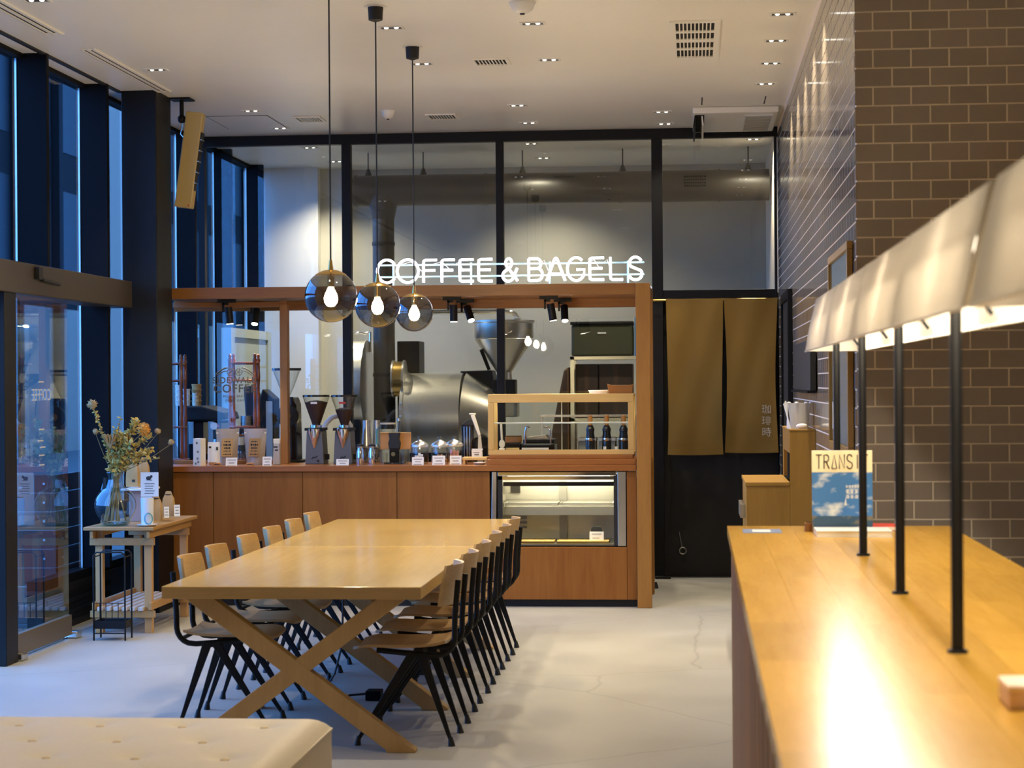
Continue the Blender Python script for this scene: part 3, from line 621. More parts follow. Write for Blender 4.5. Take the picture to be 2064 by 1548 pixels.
def chair(loc, rz, label):
    t = thing('dining_chair', label, 'chair', loc, rz, 'plywood chairs along the long table')
    # seat shell: x back -> front
    def seat(u, v):
        x = -.185 + .42 * v; wv = .20 * (1 - .10 * (1 - v) ** 2) * (1 - max(0, v - .86) ** 2 * 9)
        y = (2 * u - 1) * wv; z = .452 + .012 * (2 * u - 1) ** 2 + .03 * max(0, .22 - v) ** 2 * 8 - .10 * max(0, v - .78) ** 2 * 4 - .008 * math.sin(PI * v)
        return (x, y, z)
    part('seat', MB().sheet(seat, 12, 14, (0, 0, -.012)), M['chair_seat'], t, smooth=50)
    def back(u, v):
        z = .625 + .185 * v; e = (2 * u - 1); wv = .19 * (1 - .12 * max(0, v - .6) ** 2 * 6) * (1 - .12 * max(0, .4 - v) ** 2 * 6)
        y = e * wv; x = -.205 - .035 * v + .055 * e * e
        return (x, y, z)
    part('backrest', MB().sheet(back, 12, 8, (-.012, 0, .002)), M['chair_ply'], t, smooth=50)
    for s in (-1, 1):
        y = s * .145
        pts = [(.13, y, .428), (.0, y, .415), (-.13, y, .405)] + [(-.145 - .08 * math.sin(a), y, .485 - .08 * math.cos(a)) for a in (.3, .6, .9, 1.2, 1.5)] + [(-.226, y * 1.0, .56), (-.232, y, .64), (-.242, y, .745)]
        part('back_upright', MB().tube(pts, .0135, 8, side=(0, 1, 0)), M['black_steel'], t, smooth=50)
        ap = Vector((-.055, s * .150, .415))
        for fx, fy in ((.212, .168), (-.205, .168)):
            ft = Vector((fx, s * fy, .03)); l = MB().bar(ap + Vector((.018 if fx > 0 else -.018, 0, 0)), ft, .016, .044, .013, .017, side=(0, 1, 0))
            lg_ = part('leg', l, M['black_steel'], t, bevel=.004)
            part('foot_pad', MB().cyl((fx + (.006 if fx > 0 else -.006), s * fy, 0), ft + Vector((0, 0, .012)), .017, .009, 10), M['black_matte'], lg_, smooth=40)
    for x_, z_, r_ in ((-.055, .40, .012), (-.20, .43, .010), (.12, .428, .010)): part('cross_brace', MB().cyl((x_, -.145, z_), (x_, .145, z_), r_, n=8), M['black_steel'], t, smooth=40)
    return t
ordw = ['nearest', 'second', 'third', 'fourth', 'fifth', 'farthest']
c0 = chair((-1.31, 9.03, 0), PI, 'nearest oak plywood chair on the aisle side of the long table')
for i in range(6):
    y = 9.03 + .597 * i + (.04 if i == 3 else 0)
    if i: dup(c0, (-1.31 + random.uniform(-.008, .008), y, 0), PI + random.uniform(-.03, .03), '%s oak plywood chair on the aisle side of the long table' % ordw[i])
    dup(c0, (-2.235 + random.uniform(-.01, .01), 9.38 + .622 * i - (.037 if i == 1 else 0), 0), random.uniform(-.02, .02), '%s oak plywood chair on the window side of the long table' % ordw[i])

# ================================================================== PENDANT LAMPS
def pendant(x, y, z, r, label):
    t = thing('pendant_lamp', label, 'pendant lamp', (x, y, z), 0, 'smoked glass globe pendants over the table')
    cn = part('canopy', MB().lathe([(0, H - .085 - z), (.012, H - .085 - z), (.04, H - .075 - z), (.044, H - .004 - z), (0, H - .004 - z)], (0, 0, 0), 20), M['black_matte'], t, smooth=40)
    part('canopy_plate', MB().lathe([(0, H - .004 - z), (.065, H - .0035 - z), (.065, H - .001 - z), (0, H - .001 - z)], (0, 0, 0), 20), M['white_paint'], cn)
    part('cord', MB().cyl((0, 0, r + .045), (0, 0, H - .08 - z), .0045, n=6), M['black_matte'], t)
    part('globe', MB().sphere((0, 0, 0), r, 40, 24), M['glass_smoke'], t, smooth=180)
    cap = [(r * 1.012 * math.sin(a), r * 1.012 * math.cos(a)) for a in [k * .62 / 6 for k in range(7)]][::-1]
    part('brass_cap', MB().lathe(cap + [(0, r * 1.0)], (0, 0, 0), 32), M['brass'], t, smooth=60)
    part('cord_grip', MB().cyl((0, 0, r), (0, 0, r + .05), .014, .007, 12), M['brass'], t, smooth=40)
    lh = part('lamp_holder', MB().lathe([(0, .045), (.018, .045), (.019, r * .85), (0, r * .85)], (0, 0, 0), 14), M['brass'], t, smooth=40)
    part('bulb', MB().lathe([(0, -.052), (.018, -.048), (.030, -.032), (.034, -.012), (.028, .012), (.016, .035), (.012, .044)], (0, 0, 0), 16), M['bulb'], lh, smooth=60, label='glowing filament bulb')
    return t
for px, py, y, r, lb in ((667, 597, 9.7, .130, 'nearest and lowest-hanging smoked glass globe pendant'), (761, 615, 11.03, .128, 'middle smoked glass globe pendant with brass cap'), (835, 630, 12.36, .120, 'farthest smoked glass globe pendant, smallest in view')):
    p = PY(px, py, y); pendant(p.x, y, p.z, r, lb)

# ================================================================== SERVICE COUNTER
CYF = 14.40; CZ = 1.033; CXL = -3.95; XPOST0, XPOST1 = -.421, -.317
ct = thing('service_counter', 'reddish wood panelled service counter across the back of the cafe', 'counter', (-2.1, 14.8, 0))
seams = [CXL, -3.547, -2.878, -2.177, -1.492]
for a, b in zip(seams, seams[1:]): part('front_panel', MB().box(a + .002, b - .002, CYF, CYF + .02, .075, CZ - .045), M['counter_panel'], ct, world=True, bevel=.0015)
part('front_panel', MB().box(-1.488, -.497, CYF, CYF + .02, .055, .437), M['counter_panel'], ct, world=True, bevel=.0015)
part('end_strip', MB().box(-.495, -.425, CYF + .002, CYF + .02, .055, CZ - .045), M['counter_panel'], ct, world=True, bevel=.0015)
part('plinth', MB().box(CXL, -.425, CYF + .05, CYF + .07, 0, .074), M['black_matte'], ct, world=True)
part('carcass', MB().box(CXL, -1.492, CYF + .021, CYF + .62, .075, CZ - .046), M['black_matte'], ct, world=True)
part('carcass', MB().box(-1.492, -.425, CYF + .021, CYF + .62, .075, .43), M['black_matte'], ct, world=True)
part('countertop', MB().box(CXL, -.425, CYF - .025, CYF + .66, CZ - .042, CZ), M['counter_top'], ct, world=True, bevel=.003)
# built-in refrigerated display
fx0, fx1 = -1.487, -.50; fz0, fz1 = .445, .985; fy0, fy1 = CYF + .01, CYF + .55
fd = thing('refrigerated_display', 'stainless refrigerated display case with glass front built into the counter', 'display case', ((fx0 + fx1) / 2, CYF + .3, fz0))
part('left_frame', MB().bar((fx0 + .018, fy0 - .005, fz0), (fx0 + .028, fy0 - .005, fz1), .02, .035, side=(0, 1, 0)), M['silver'], fd, world=True, bevel=.003)
part('right_frame', MB().box(fx1 - .062, fx1 - .002, fy0 - .01, fy0 + .03, fz0, fz1), M['silver'], fd, world=True, bevel=.003)
part('top_frame', MB().box(fx0 + .05, fx1 - .07, fy0 - .01, fy0 + .02, fz1 - .03, fz1), M['chrome'], fd, world=True, bevel=.004)
part('top_frame', MB().box(fx0 + .05, fx1 - .07, fy0 + .0, fy0 + .03, fz1 - .062, fz1 - .032), M['chrome'], fd, world=True, bevel=.004)
part('header_strip', MB().box(fx0 + .09, fx1 - .09, fy0 + .012, fy0 + .04, fz1 - .105, fz1 - .075), M['black_gloss'], fd, world=True)
part('gasket', MB().box(fx0 + .050, fx0 + .085, fy0, fy0 + .03, fz0, fz1 - .02), M['black_matte'], fd, world=True)
part('gasket', MB().box(fx1 - .09, fx1 - .066, fy0 - .002, fy0 + .03, fz0, fz1 - .02), M['black_matte'], fd, world=True)
part('back_panel', MB().box(fx0 + .05, -1.0, fy1 - .012, fy1, fz0, fz1), M['brushed'], fd, world=True)
part('back_panel', MB().box(-.995, fx1 - .05, fy1 - .016, fy1 - .004, fz0, fz1), M['brushed'], fd, world=True)
part('back_post', MB().box(-1.02, -.965, fy1 - .05, fy1 - .02, fz0, fz1), M['brushed_dark'], fd, world=True)
for x in (fx0 + .055, fx1 - .062): part('side_panel', MB().box(x - .006, x + .006, fy0 + .04, fy1 - .02, fz0, fz1), M['brushed'], fd, world=True)
part('floor_tray', MB().box(fx0 + .065, fx1 - .07, fy0 + .02, fy1 - .02, fz0, fz0 + .012), M['brushed_dark'], fd, world=True)
part('top_panel', MB().box(fx0 + .05, fx1 - .05, fy0 + .02, fy1, fz1 - .012, fz1), M['brushed'], fd, world=True)
part('shelf', MB().box(fx0 + .08, fx1 - .09, fy0 + .14, fy1 - .06, fz0 + .265, fz0 + .278), M['brushed'], fd, world=True)
part('shelf_front', MB().box(fx0 + .08, fx1 - .09, fy0 + .128, fy0 + .139, fz0 + .215, fz0 + .28), M['brushed'], fd, world=True, bevel=.002)
for s in range(4): part('shelf_bracket', MB().box(fx1 - .085, fx1 - .07, fy0 + .12 + .1 * s, fy0 + .14 + .1 * s, fz0 + .2, fz0 + .3), M['chrome'], fd, world=True)
part('glass_front', MB().box(fx0 + .086, fx1 - .091, fy0 + .004, fy0 + .010, fz0 + .005, fz1 - .105), M['glass'], fd, world=True)
for k in range(5): part('vent_slat', MB().box(fx0 + .13, fx0 + .22, fy1 - .022, fy1 - .014, fz0 + .09 + .035 * k, fz0 + .108 + .035 * k), M['chrome'], fd, world=True)
part('control_box', MB().box(fx0 + .10, fx0 + .17, fy1 - .06, fy1 - .014, fz0 + .36, fz0 + .42), M['black_matte'], fd, world=True)
lt = part('light_bar', MB().box(fx0 + .12, fx1 - .12, fy0 + .06, fy0 + .085, fz1 - .03, fz1 - .013), emis('case_led', (1, .88, .62), 10.0), fd, world=True)
light('case_light', 'AREA', (0, -.22, .49), P_CASE, (1, .88, .62), fd, shape='RECTANGLE', size=.75, size_y=.04, rot=(.25, 0, 0))
for k, x in enumerate((-1.21, -.80)):
    ty = thing('display_tray', ('left' if k == 0 else 'right') + ' shallow steel tray on the shelf of the refrigerated display', 'tray', (x, CYF + .33, fz0 + .279))
    part('tray', MB().box(x - .19, x + .19, CYF + .2, CYF + .46, fz0 + .279, fz0 + .284), M['brushed_dark'], ty, world=True)
    rim = MB().box(x - .19, x + .19, CYF + .19, CYF + .199, fz0 + .279, fz0 + .300).box(x - .19, x + .19, CYF + .461, CYF + .47, fz0 + .279, fz0 + .30).box(x - .199, x - .191, CYF + .19, CYF + .47, fz0 + .279, fz0 + .30).box(x + .191, x + .199, CYF + .19, CYF + .47, fz0 + .279, fz0 + .30)
    part('rim', rim, M['silver'], ty, world=True)
for k, x in enumerate((-1.22, -.82)):
    ty = thing('display_mat', ('left' if k == 0 else 'right') + ' wooden board on the floor of the refrigerated display', 'board', (x, CYF + .2, fz0 + .0125))
    part('board', MB().box(x - .19, x + .19, CYF + .06, CYF + .3, fz0 + .0125, fz0 + .032), M['oak_light'], ty, world=True, bevel=.003)
    part('edge_strip', MB().box(x - .19, x + .19, CYF + .05, CYF + .059, fz0 + .0125, fz0 + .026), M['brass'], ty, world=True)

# ---- timber canopy frame around the counter
cf = thing('timber_canopy', 'dark timber portal frame standing around the service counter', 'frame', (-2.1, 14.8, 0))
ZH0, ZH1 = 2.268, 2.350
part('front_post', MB().box(XPOST0, XPOST1, CYF - .05, CYF + .06, 0, ZH1 - .001), M['canopy_wood_z'], cf, world=True, bevel=.003)
part('back_post', MB().box(XPOST0 + .02, XPOST1 + .0, 15.28, 15.38, 0, ZH1), M['canopy_wood_z'], cf, world=True, bevel=.003)
part('side_panel', MB().box(XPOST1 - .045, XPOST1 - .025, CYF + .061, 15.279, .05, 1.06), M['counter_panel'], cf, world=True)
part('side_rail', MB().box(XPOST1 - .09, XPOST1 - .01, CYF + .061, 15.279, ZH0, ZH1), M['canopy_wood'], cf, world=True)
part('front_beam', MB().box(CXL, XPOST0 - .001, CYF - .04, CYF + .05, ZH0, ZH1), M['canopy_wood'], cf, world=True, bevel=.003)
part('back_beam', MB().box(-4.07, XPOST0 + .018, 15.28, 15.36, 2.212, ZH1), M['canopy_wood'], cf, world=True, bevel=.003)
for k in range(7): 
    a = CXL + (XPOST0 - CXL) * k / 7; b = CXL + (XPOST0 - CXL) * (k + 1) / 7
    part('soffit_board', MB().box(a + .001, b - .002, CYF + .051, 15.279, ZH0 + .012, ZH0 + .028), M['canopy_wood'], cf, world=True)
# ---- glazed screen on the counter at the left
sc = thing('glass_screen', 'timber framed glass screen with a coffee logo standing on the counter left', 'screen', (-3.3, CYF + .43, CZ))
sx1 = xa(582, CYF + .43); sx0 = xa(567, CYF + .43)
sy0, sy1 = CYF + .40, CYF + .46
part('right_post', MB().box(sx0 - .004, sx1 - .004, sy0, sy1 + .03, CZ, ZH0 - .03), M['canopy_wood_z'], sc, world=True, bevel=.003)
part('top_rail', MB().box(CXL, sx0 - .005, sy0, sy1, 2.222, 2.262), M['canopy_wood'], sc, world=True, bevel=.003)
part('bottom_rail', MB().box(CXL, sx0 - .005, sy0, sy1, CZ, CZ + .028), M['canopy_wood'], sc, world=True, bevel=.003)
part('corner_block', MB().box(sx0 - .004, sx1 - .004, sy0 - .01, sy1 + .02, ZH0 - .03, ZH0 - .001), M['canopy_wood'], sc, world=True)
sp_ = part('pane', MB().box(CXL, sx0 - .005, sy0 + .02, sy0 + .026, CZ + .028, 2.222), M['glass'], sc, world=True)
ly = sy0 + .0175; lx = xa(473, ly)
for s_, sz, py in (('SIDEWALK', .066, 767), ('COFFEE', .088, 784), ('ROAST, BREW', .026, 799), ('EVERY DAY', .026, 807.5)):
    text('logo_lettering', s_, sz, M['ink'], sp_, (lx, ly, za(py, ly, 470)), (PI / 2, 0, 0), space=1.12, offset=.0012 if sz > .05 else 0)
lz = za(757, ly, 470); lg = MB()
for s in (-1, 1):
    lg.tube([(lx + s * (.055 + .095 * t), ly, lz + .055 * math.cos(t * PI * .5) + .004) for t in [k / 8 for k in range(9)]], .006, 5)
    lg.tube([(lx + s * (.06 + .075 * t), ly, lz + .036 * math.cos(t * PI * .5)) for t in [k / 8 for k in range(9)]], .004, 5)
    lg.tube([(lx + s * .032 + .026 * math.cos(t), ly, lz + .026 + .026 * math.sin(t)) for t in [2 * PI * k / 14 for k in range(14)]], .003, 5, closed=True)
lg.tube([(lx - .05, ly, lz + .008), (lx - .014, ly, lz + .044)], .003, 5)
for k in range(5): a = 2 * PI * k / 5; lg.tube([(lx + .032, ly, lz + .026), (lx + .032 + .024 * math.cos(a), ly, lz + .026 + .024 * math.sin(a))], .003, 5)
part('logo_emblem', lg, M['ink'], sp_, world=True)

# ---- neon sign
def arc(cx, cy, rx, ry, a0, a1, n=12): return [(cx + rx * math.cos(math.radians(a0 + (a1 - a0) * k / n)), cy + ry * math.sin(math.radians(a0 + (a1 - a0) * k / n))) for k in range(n + 1)]
GL = {
 'C': [arc(.5, .5, .5, .5, 38, 322, 18)],
 'O': [arc(.5, .5, .5, .5, 90, 450, 24)],
 'F': [[(.98, .97), (.18, .97), (.06, .93), (.04, .8), (.04, 0)], [(.04, .52), (.86, .52)]],
 'E': [[(.98, .97), (.18, .97), (.06, .93), (.04, .8), (.04, .2), (.06, .07), (.18, .03), (.98, .03)], [(.04, .52), (.86, .52)]],
 '&': [[(1.0, .02), (.30, .66)] + arc(.42, .80, .20, .19, 205, -30, 10) + [(.52, .62), (.22, .46)] + arc(.38, .25, .36, .24, 120, 320, 10) + [(.80, .30), (.98, .58)]],
 'B': [[(.04, .03), (.04, .97)], [(.04, .97), (.55, .97)] + arc(.58, .755, .26, .215, 90, -90, 8) + [(.04, .54)], [(.55, .54)] + arc(.62, .285, .32, .255, 90, -90, 8) + [(.04, .03)]],
 'A': [[(0, 0), (.42, .92)] + arc(.5, .90, .07, .08, 150, 30, 4) + [(.58, .92), (1, 0)], [(.18, .30), (.82, .30)]],
 'G': [arc(.5, .5, .5, .5, 48, 330, 18) + [(.97, .48), (.52, .48)]],
 'L': [[(.06, 1.0), (.06, .2), (.1, .06), (.2, .03), (.98, .03)]],
 'S': [arc(.5, .74, .42, .25, 20, 200, 10) + [(.2, .58), (.5, .50), (.82, .42)] + arc(.5, .26, .46, .25, 35, -165, 12)],
 'T': [[(0, .97), (1, .97)], [(.5, .97), (.5, 0)]],
 'R': [[(.08, 0), (.08, .97), (.5, .97)] + arc(.52, .74, .33, .23, 90, -90, 8) + [(.1, .5)], [(.42, .5), (.95, 0)]],
 'D': [[(.08, .03), (.5, .97), (.92, .03), (.08, .03)]],
 'N': [[(.06, 0), (.06, .97), (.92, .03), (.92, 1.0)]],
 'I': [[(.5, 0), (.5, .97)]],
}
ns = thing('neon_sign', 'glowing white neon lettering sign on top of the timber canopy', 'sign', (-1.33, CYF, ZH1 + .0))
NY = CYF - .012
lets = [('C', 760, 803), ('O', 800, 847), ('F', 852, 885), ('F', 889, 921), ('E', 925, 959), ('E', 963, 997), ('&', 1012, 1047), ('B', 1064, 1099), ('A', 1101, 1143), ('G', 1143, 1183), ('E', 1187, 1222), ('L', 1228, 1260), ('S', 1266, 1299)]
for ch, a, b in lets:
    x0, x1 = xa(a, NY) + .008, xa(b, NY) - .008; zb, zt_ = ZH1 + .022, ZH1 + .190
    g = MB()
    for pl in GL[ch]: g.tube([(x0 + (x1 - x0) * u, NY, zb + (zt_ - zb) * v) for u, v in pl], .0100, 8)
    part('neon_letter', g, M['neon'], ns, world=True, smooth=60)
for z in (ZH1 + .065, ZH1 + .152): part('mounting_rail', MB().cyl((xa(764, NY), NY + .035, z), (xa(1300, NY), NY + .035, z), .007, n=8), M['neon_lit_rail'], ns, world=True, smooth=40)
for px in (793, 950, 1109, 1267): part('mounting_post', MB().cyl((xa(px, NY), NY + .035, ZH1), (xa(px, NY), NY + .035, ZH1 + .165), .008, n=8), M['neon_lit_rail'], ns, world=True, smooth=40)
for a, b in ((805, 853), (870, 912), (918, 935), (1090, 1106), (1185, 1212), (1218, 1232)):
    part('jumper_wire', MB().tube([(xa(a, NY), NY + .02, ZH1 + .15), (xa((a + b) / 2, NY), NY + .03, ZH1 + .175), (xa(b, NY), NY + .02, ZH1 + .10)], .003, 6), M['white_plastic'], ns, world=True, smooth=60)

# ---- track spotlights under the canopy
def spot(px, py, Y, tilt, side, label, on):
    p = PY(px, py, Y); zt_ = 2.278
    t = thing('track_spotlight', label, 'spotlight', (p.x, Y, zt_), 0, 'black track spotlights under the canopy')
    part('track_adapter', MB().box(-.068, .068, -.018, .018, -.028, 0), M['black_steel'], t, bevel=.003)
    part('arm', MB().box(-.035, -.02, -.008, .008, -.10, -.0285).box(-.035, .012, -.008, .008, -.045, -.0285), M['black_steel'], t)
    d = Vector((math.sin(tilt), side, -math.cos(tilt))).normalized(); c = Vector((.012, 0, -.06))
    brl = part('barrel', MB().cyl(c, c + d * .125, .0285, n=18), M['black_steel'], t, smooth=40)
    e = c + d * .126
    part('lens', MB().cyl(e, e + d * .003, .024, n=16), M['led'], brl)
    light('spot_light', 'SPOT', tuple(e + d * .008), P_TRACK, (1, .86, .62), t, spot_size=math.radians(80), spot_blend=.5, shadow_soft_size=.022, target=tuple(d))
for px, py, Y, tl, sd, lb in ((457, 612, 14.66, .08, .05, 'first black track spotlight from the left, pointing straight down'), (514, 623, 15.15, -.04, -.45, 'second track spotlight from the left with its lit lens visible'),
                       (911, 606, 14.66, 0, .05, 'third track spotlight from the left, upright above the funnel'), (938, 615, 15.12, .35, -.5, 'fourth track spotlight, tilted with a bright lens beside the funnel'),
                       (1106, 602, 14.66, .16, .05, 'fifth track spotlight, above the glass pastry case'), (1134, 612, 15.12, .07, -.45, 'last track spotlight on the right with a bright lens')):
    spot(px, py, Y, tl, sd, lb, True)
# ---- noren curtain in the doorway
nr = thing('noren_curtain', 'khaki split doorway curtain with small white vertical characters on its rod', 'curtain', (.2, YP - .12, 1.6))
NYY = YP - .13; zr = za(604, NYY, 1450)
part('rod', MB().cyl((xa(1312, NYY), NYY, zr), (XR - .01, NYY, zr), .010, n=10), M['brass'], nr, world=True, smooth=40)
def cloth(a, b, ztop, zbot, seed):
    x0, x1 = xa(a, NYY), xa(b, NYY)
    def f(u, v):
        z = ztop + (zbot - ztop) * v; am = .006 + .018 * v
        y = NYY - .012 + am * math.sin(u * 4.2 + seed - 2.2 * v) * (.3 + .7 * v) + .0035 * math.sin(u * 11 + seed * 2 + v * 9) + .003 * math.sin(u * 6 - v * 13 + seed)
        x = x0 + (x1 - x0) * (u + .012 * math.sin(v * 5 + seed) * (2 * u - 1)) + (.012 * (1 - 2 * u) * math.sin(PI * v))
        return (x, y - .01, z - .006 * math.sin(u * PI))
    return MB().sheet(f, 30, 36, (0, .0025, 0))
zb1 = za(916, NYY, 1400); zb2 = za(912, NYY, 1500)
lc_ = part('left_cloth', cloth(1344, 1458, zr + .012, zb1, .3), M['noren'], nr, world=True, smooth=80)
rc_ = part('right_cloth', cloth(1461, 1567, zr + .012, zb2, 2.1), M['noren'], nr, world=True, smooth=80)
for a, b, z, q_ in ((1346, 1456, zb1 + .105, lc_), (1463, 1565, zb2 + .105, rc_)): part('hem', MB().sheet(lambda u, v: (xa(a, NYY) + (xa(b, NYY) - xa(a, NYY)) * u, NYY - .052, z - .004 * v), 6, 1, (0, .002, 0)), M['noren'], q_, world=True)
M['print_white'] = mat('white_print', (.62, .54, .40), .8)
for ch, py in (('珈', 826), ('琲', 849), ('時', 872)): text('character', ch, .082, M['print_white'], rc_, (xa(1544, NYY), NYY - .054, za(py, NYY, 1540)), (PI / 2, 0, 0), label='small pale printed character')
# ================================================================== HIGH BAR ON THE RIGHT
BX0, BX1, BY0, BY1, BZ = .120, .955, 1.55, 7.62, 1.08
bar = thing('high_bar', 'long high oak bar counter built of staves, with a slatted side', 'counter', ((BX0 + BX1) / 2, 4.5, 0))
ns_ = 7; sw = (BX1 - BX0) / ns_
for k in range(ns_):
    y = BY0; i = 0
    while y < BY1 - .01:
        L_ = min(random.uniform(.55, 1.1), BY1 - y); 
        if BY1 - y - L_ < .55: L_ = BY1 - y
        part('stave', MB().box(BX0 + k * sw, BX0 + (k + 1) * sw - .0006, y, y + L_ - .0008, BZ - .035, BZ), M['oak_bar'], bar, world=True)
        y += L_
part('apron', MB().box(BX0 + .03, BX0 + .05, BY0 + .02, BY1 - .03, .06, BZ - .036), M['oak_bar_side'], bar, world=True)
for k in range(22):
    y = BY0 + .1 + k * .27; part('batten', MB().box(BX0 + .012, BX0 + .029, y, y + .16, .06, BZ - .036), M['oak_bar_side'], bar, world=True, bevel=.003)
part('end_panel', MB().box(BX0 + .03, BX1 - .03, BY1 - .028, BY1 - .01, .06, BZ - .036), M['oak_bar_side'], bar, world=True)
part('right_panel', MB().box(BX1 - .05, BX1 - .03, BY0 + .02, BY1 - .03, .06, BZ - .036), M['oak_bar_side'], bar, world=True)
part('plinth', MB().box(BX0 + .06, BX1 - .06, BY0 + .05, BY1 - .06, 0, .06), M['black_matte'], bar, world=True)
# ---- lamp rail: two long fabric shades on black posts
def lamp(ya, yb, posts, label):
    t = thing('bar_lamp', label, 'lamp', (.525, (ya + yb) / 2, BZ))
    zb, zt, b0, b1, t0, t1 = 1.745, 1.945, .425, .625, .468, .582
    nseg = len(posts)
    ys = [ya] + sorted(((p + q) / 2 if False else p + .03) for p, q in zip(posts, posts[1:] + [None]) if q is not None)[::1] + [yb]
    ys = [ya + (yb - ya) * k / 4 for k in range(5)] if nseg > 2 else [ya, (ya + yb) / 2, yb]
    for a, b in zip(ys, ys[1:]):
        nn = 6
        part('shade_panel', MB().sheet(lambda u, v: (b0 + (t0 - b0) * v - .004 * math.sin(PI * v), a + .003 + (b - a - .006) * u, zb + (zt - zb) * v), nn, 4, (.0015, 0, 0)), M['shade'], t, world=True, smooth=60)
        part('shade_panel', MB().sheet(lambda u, v: (b1 + (t1 - b1) * v + .004 * math.sin(PI * v), a + .003 + (b - a - .006) * u, zb + (zt - zb) * v), nn, 4, (-.0015, 0, 0)), M['shade'], t, world=True, smooth=60)
        rib = MB()
        for yy in (a + .001,): rib.tube([(b0, yy, zb), (t0, yy, zt), (t1, yy, zt), (b1, yy, zb)], .0025, 6)
        part('shade_rib', rib, M['white_paint'], t, world=True)
    for y in (ya, yb): part('shade_end', MB().prism([(b0, zb), (b1, zb), (t1, zt), (t0, zt)], y - .001, y + .001, 'y'), M['shade'], t, world=True)
    for z, xx in ((zb, b0), (zb, b1)): part('shade_wire', MB().cyl((xx, ya, z), (xx, yb, z), .003, n=6), M['white_paint'], t, world=True)
    part('light_tube', MB().cyl((.525, ya + .12, zt - .06), (.525, yb - .12, zt - .06), .012, n=10), M['tube_warm'], t, world=True)
    part('ridge_bar', MB().box(.515, .535, ya + .02, yb - .02, zt - .03, zt - .012), M['black_steel'], t, world=True)
    for y in posts:
        ps_ = part('post', MB().cyl((.525, y, BZ + .006), (.525, y, zt - .03), .0125, n=14), M['black_steel'], t, world=True, smooth=40)
        part('base_plate', MB().cyl((.525, y, BZ), (.525, y, BZ + .007), .022, .020, 16), M['black_steel'], ps_, world=True, smooth=40)
        part('bracket_arm', MB().bar((.525, y + .1, zt - .06), (b0 + .012, y + .1, zb + .02), .008, .008).bar((.525, y + .1, zt - .06), (b1 - .012, y + .1, zb + .02), .008, .008), M['black_steel'], ps_, world=True)
    n = max(1, int((yb - ya) / 1.1))
    for k in range(n):
        yy = ya + (yb - ya) * (k + .5) / n
        light('tube_light', 'AREA', (0, yy - (ya + yb) / 2, zt - .078 - BZ), P_SHADE * .5, (1, .87, .66), t, shape='RECTANGLE', size=.03, size_y=(yb - ya) / n * .8)
        light('tube_glow', 'POINT', (0, yy - (ya + yb) / 2, zt - .075 - BZ), P_SHADE * .2, (1, .9, .74), t, shadow_soft_size=.03)
    return t
lamp(3.20, 7.72, [4.07, 5.19, 6.32, 7.45], 'long cream fabric shade on four black posts standing on the high bar')
lamp(.95, 3.12, [1.85, 2.96], 'near cream fabric shade at the right edge, out of focus')
# ---- magazine, books, card on the bar
my = 7.27
mg = thing('magazine', 'travel magazine with cream masthead and blue sky cover propped on the bar', 'magazine', (xa(1695, my), my, BZ))
mx0, mx1 = xa(1635, my), xa(1757, my); mz0, mz1 = BZ + .006, BZ + .298
part('pages', MB().box(mx0 + .001, mx1 - .001, my, my + .012, mz0, mz1), M['paper'], mg, world=True)
zs = BZ + .298 - .078
mb_ = part('masthead_band', MB().box(mx0, mx1, my - .0012, my - .0002, zs, mz1), mat('cream_cover', (.88, .78, .52), .35), mg, world=True)
def cover_mat():
    m, nt, b = _bsdf('printed_seascape'); N = nt.nodes; L = nt.links
    tc = N.new('ShaderNodeTexCoord'); mp = N.new('ShaderNodeMapping'); mp.inputs['Scale'].default_value = (11, 1, 22); nz = N.new('ShaderNodeTexNoise'); nz.inputs['Scale'].default_value = 1; nz.inputs['Detail'].default_value = 4
    L.new(tc.outputs['Object'], mp.inputs[0]); L.new(mp.outputs[0], nz.inputs['Vector'])
    cl = N.new('ShaderNodeValToRGB'); cl.color_ramp.elements[0].position = .52; cl.color_ramp.elements[1].position = .68
    cl.color_ramp.elements[0].color = (.05, .19, .48, 1); cl.color_ramp.elements[1].color = (.70, .74, .74, 1); L.new(nz.outputs['Fac'], cl.inputs[0])
    sp_ = N.new('ShaderNodeSeparateXYZ'); L.new(tc.outputs['Object'], sp_.inputs[0])
    sea = N.new('ShaderNodeValToRGB'); sea.color_ramp.elements[0].color = (.20, .17, .13, 1); sea.color_ramp.elements[1].color = (.035, .09, .16, 1); sea.color_ramp.elements[0].position = .40; sea.color_ramp.elements[1].position = .46; L.new(nz.outputs['Fac'], sea.inputs[0])
    gt = N.new('ShaderNodeMath'); gt.operation = 'GREATER_THAN'; gt.inputs[1].default_value = -.052; L.new(sp_.outputs['Z'], gt.inputs[0])
    mx = N.new('ShaderNodeMix'); mx.data_type = 'RGBA'; L.new(gt.outputs[0], mx.inputs['Factor']); L.new(sea.outputs[0], mx.inputs['A']); L.new(cl.outputs[0], mx.inputs['B']); L.new(mx.outputs['Result'], b.inputs['Base Color']); b.inputs['Roughness'].default_value = .3
    return m
cvp = part('cover_picture', MB().box(mx0, mx1, my - .0012, my - .0002, mz0, zs), cover_mat(), mg, world=True)
lx0 = mx0 + .012; lw = (mx1 - mx0 - .024) / 7
for k, ch in enumerate('TRDNSIT'):
    g = MB()
    for pl in GL[ch]: g.tube([(lx0 + lw * (k + .1 + .78 * u), my - .002, zs + .012 + .052 * v) for u, v in pl], .0021, 6)
    part('letter', g, M['ink'], mb_, world=True)
sx = xa(1718, my)
rm = random.Random(3)
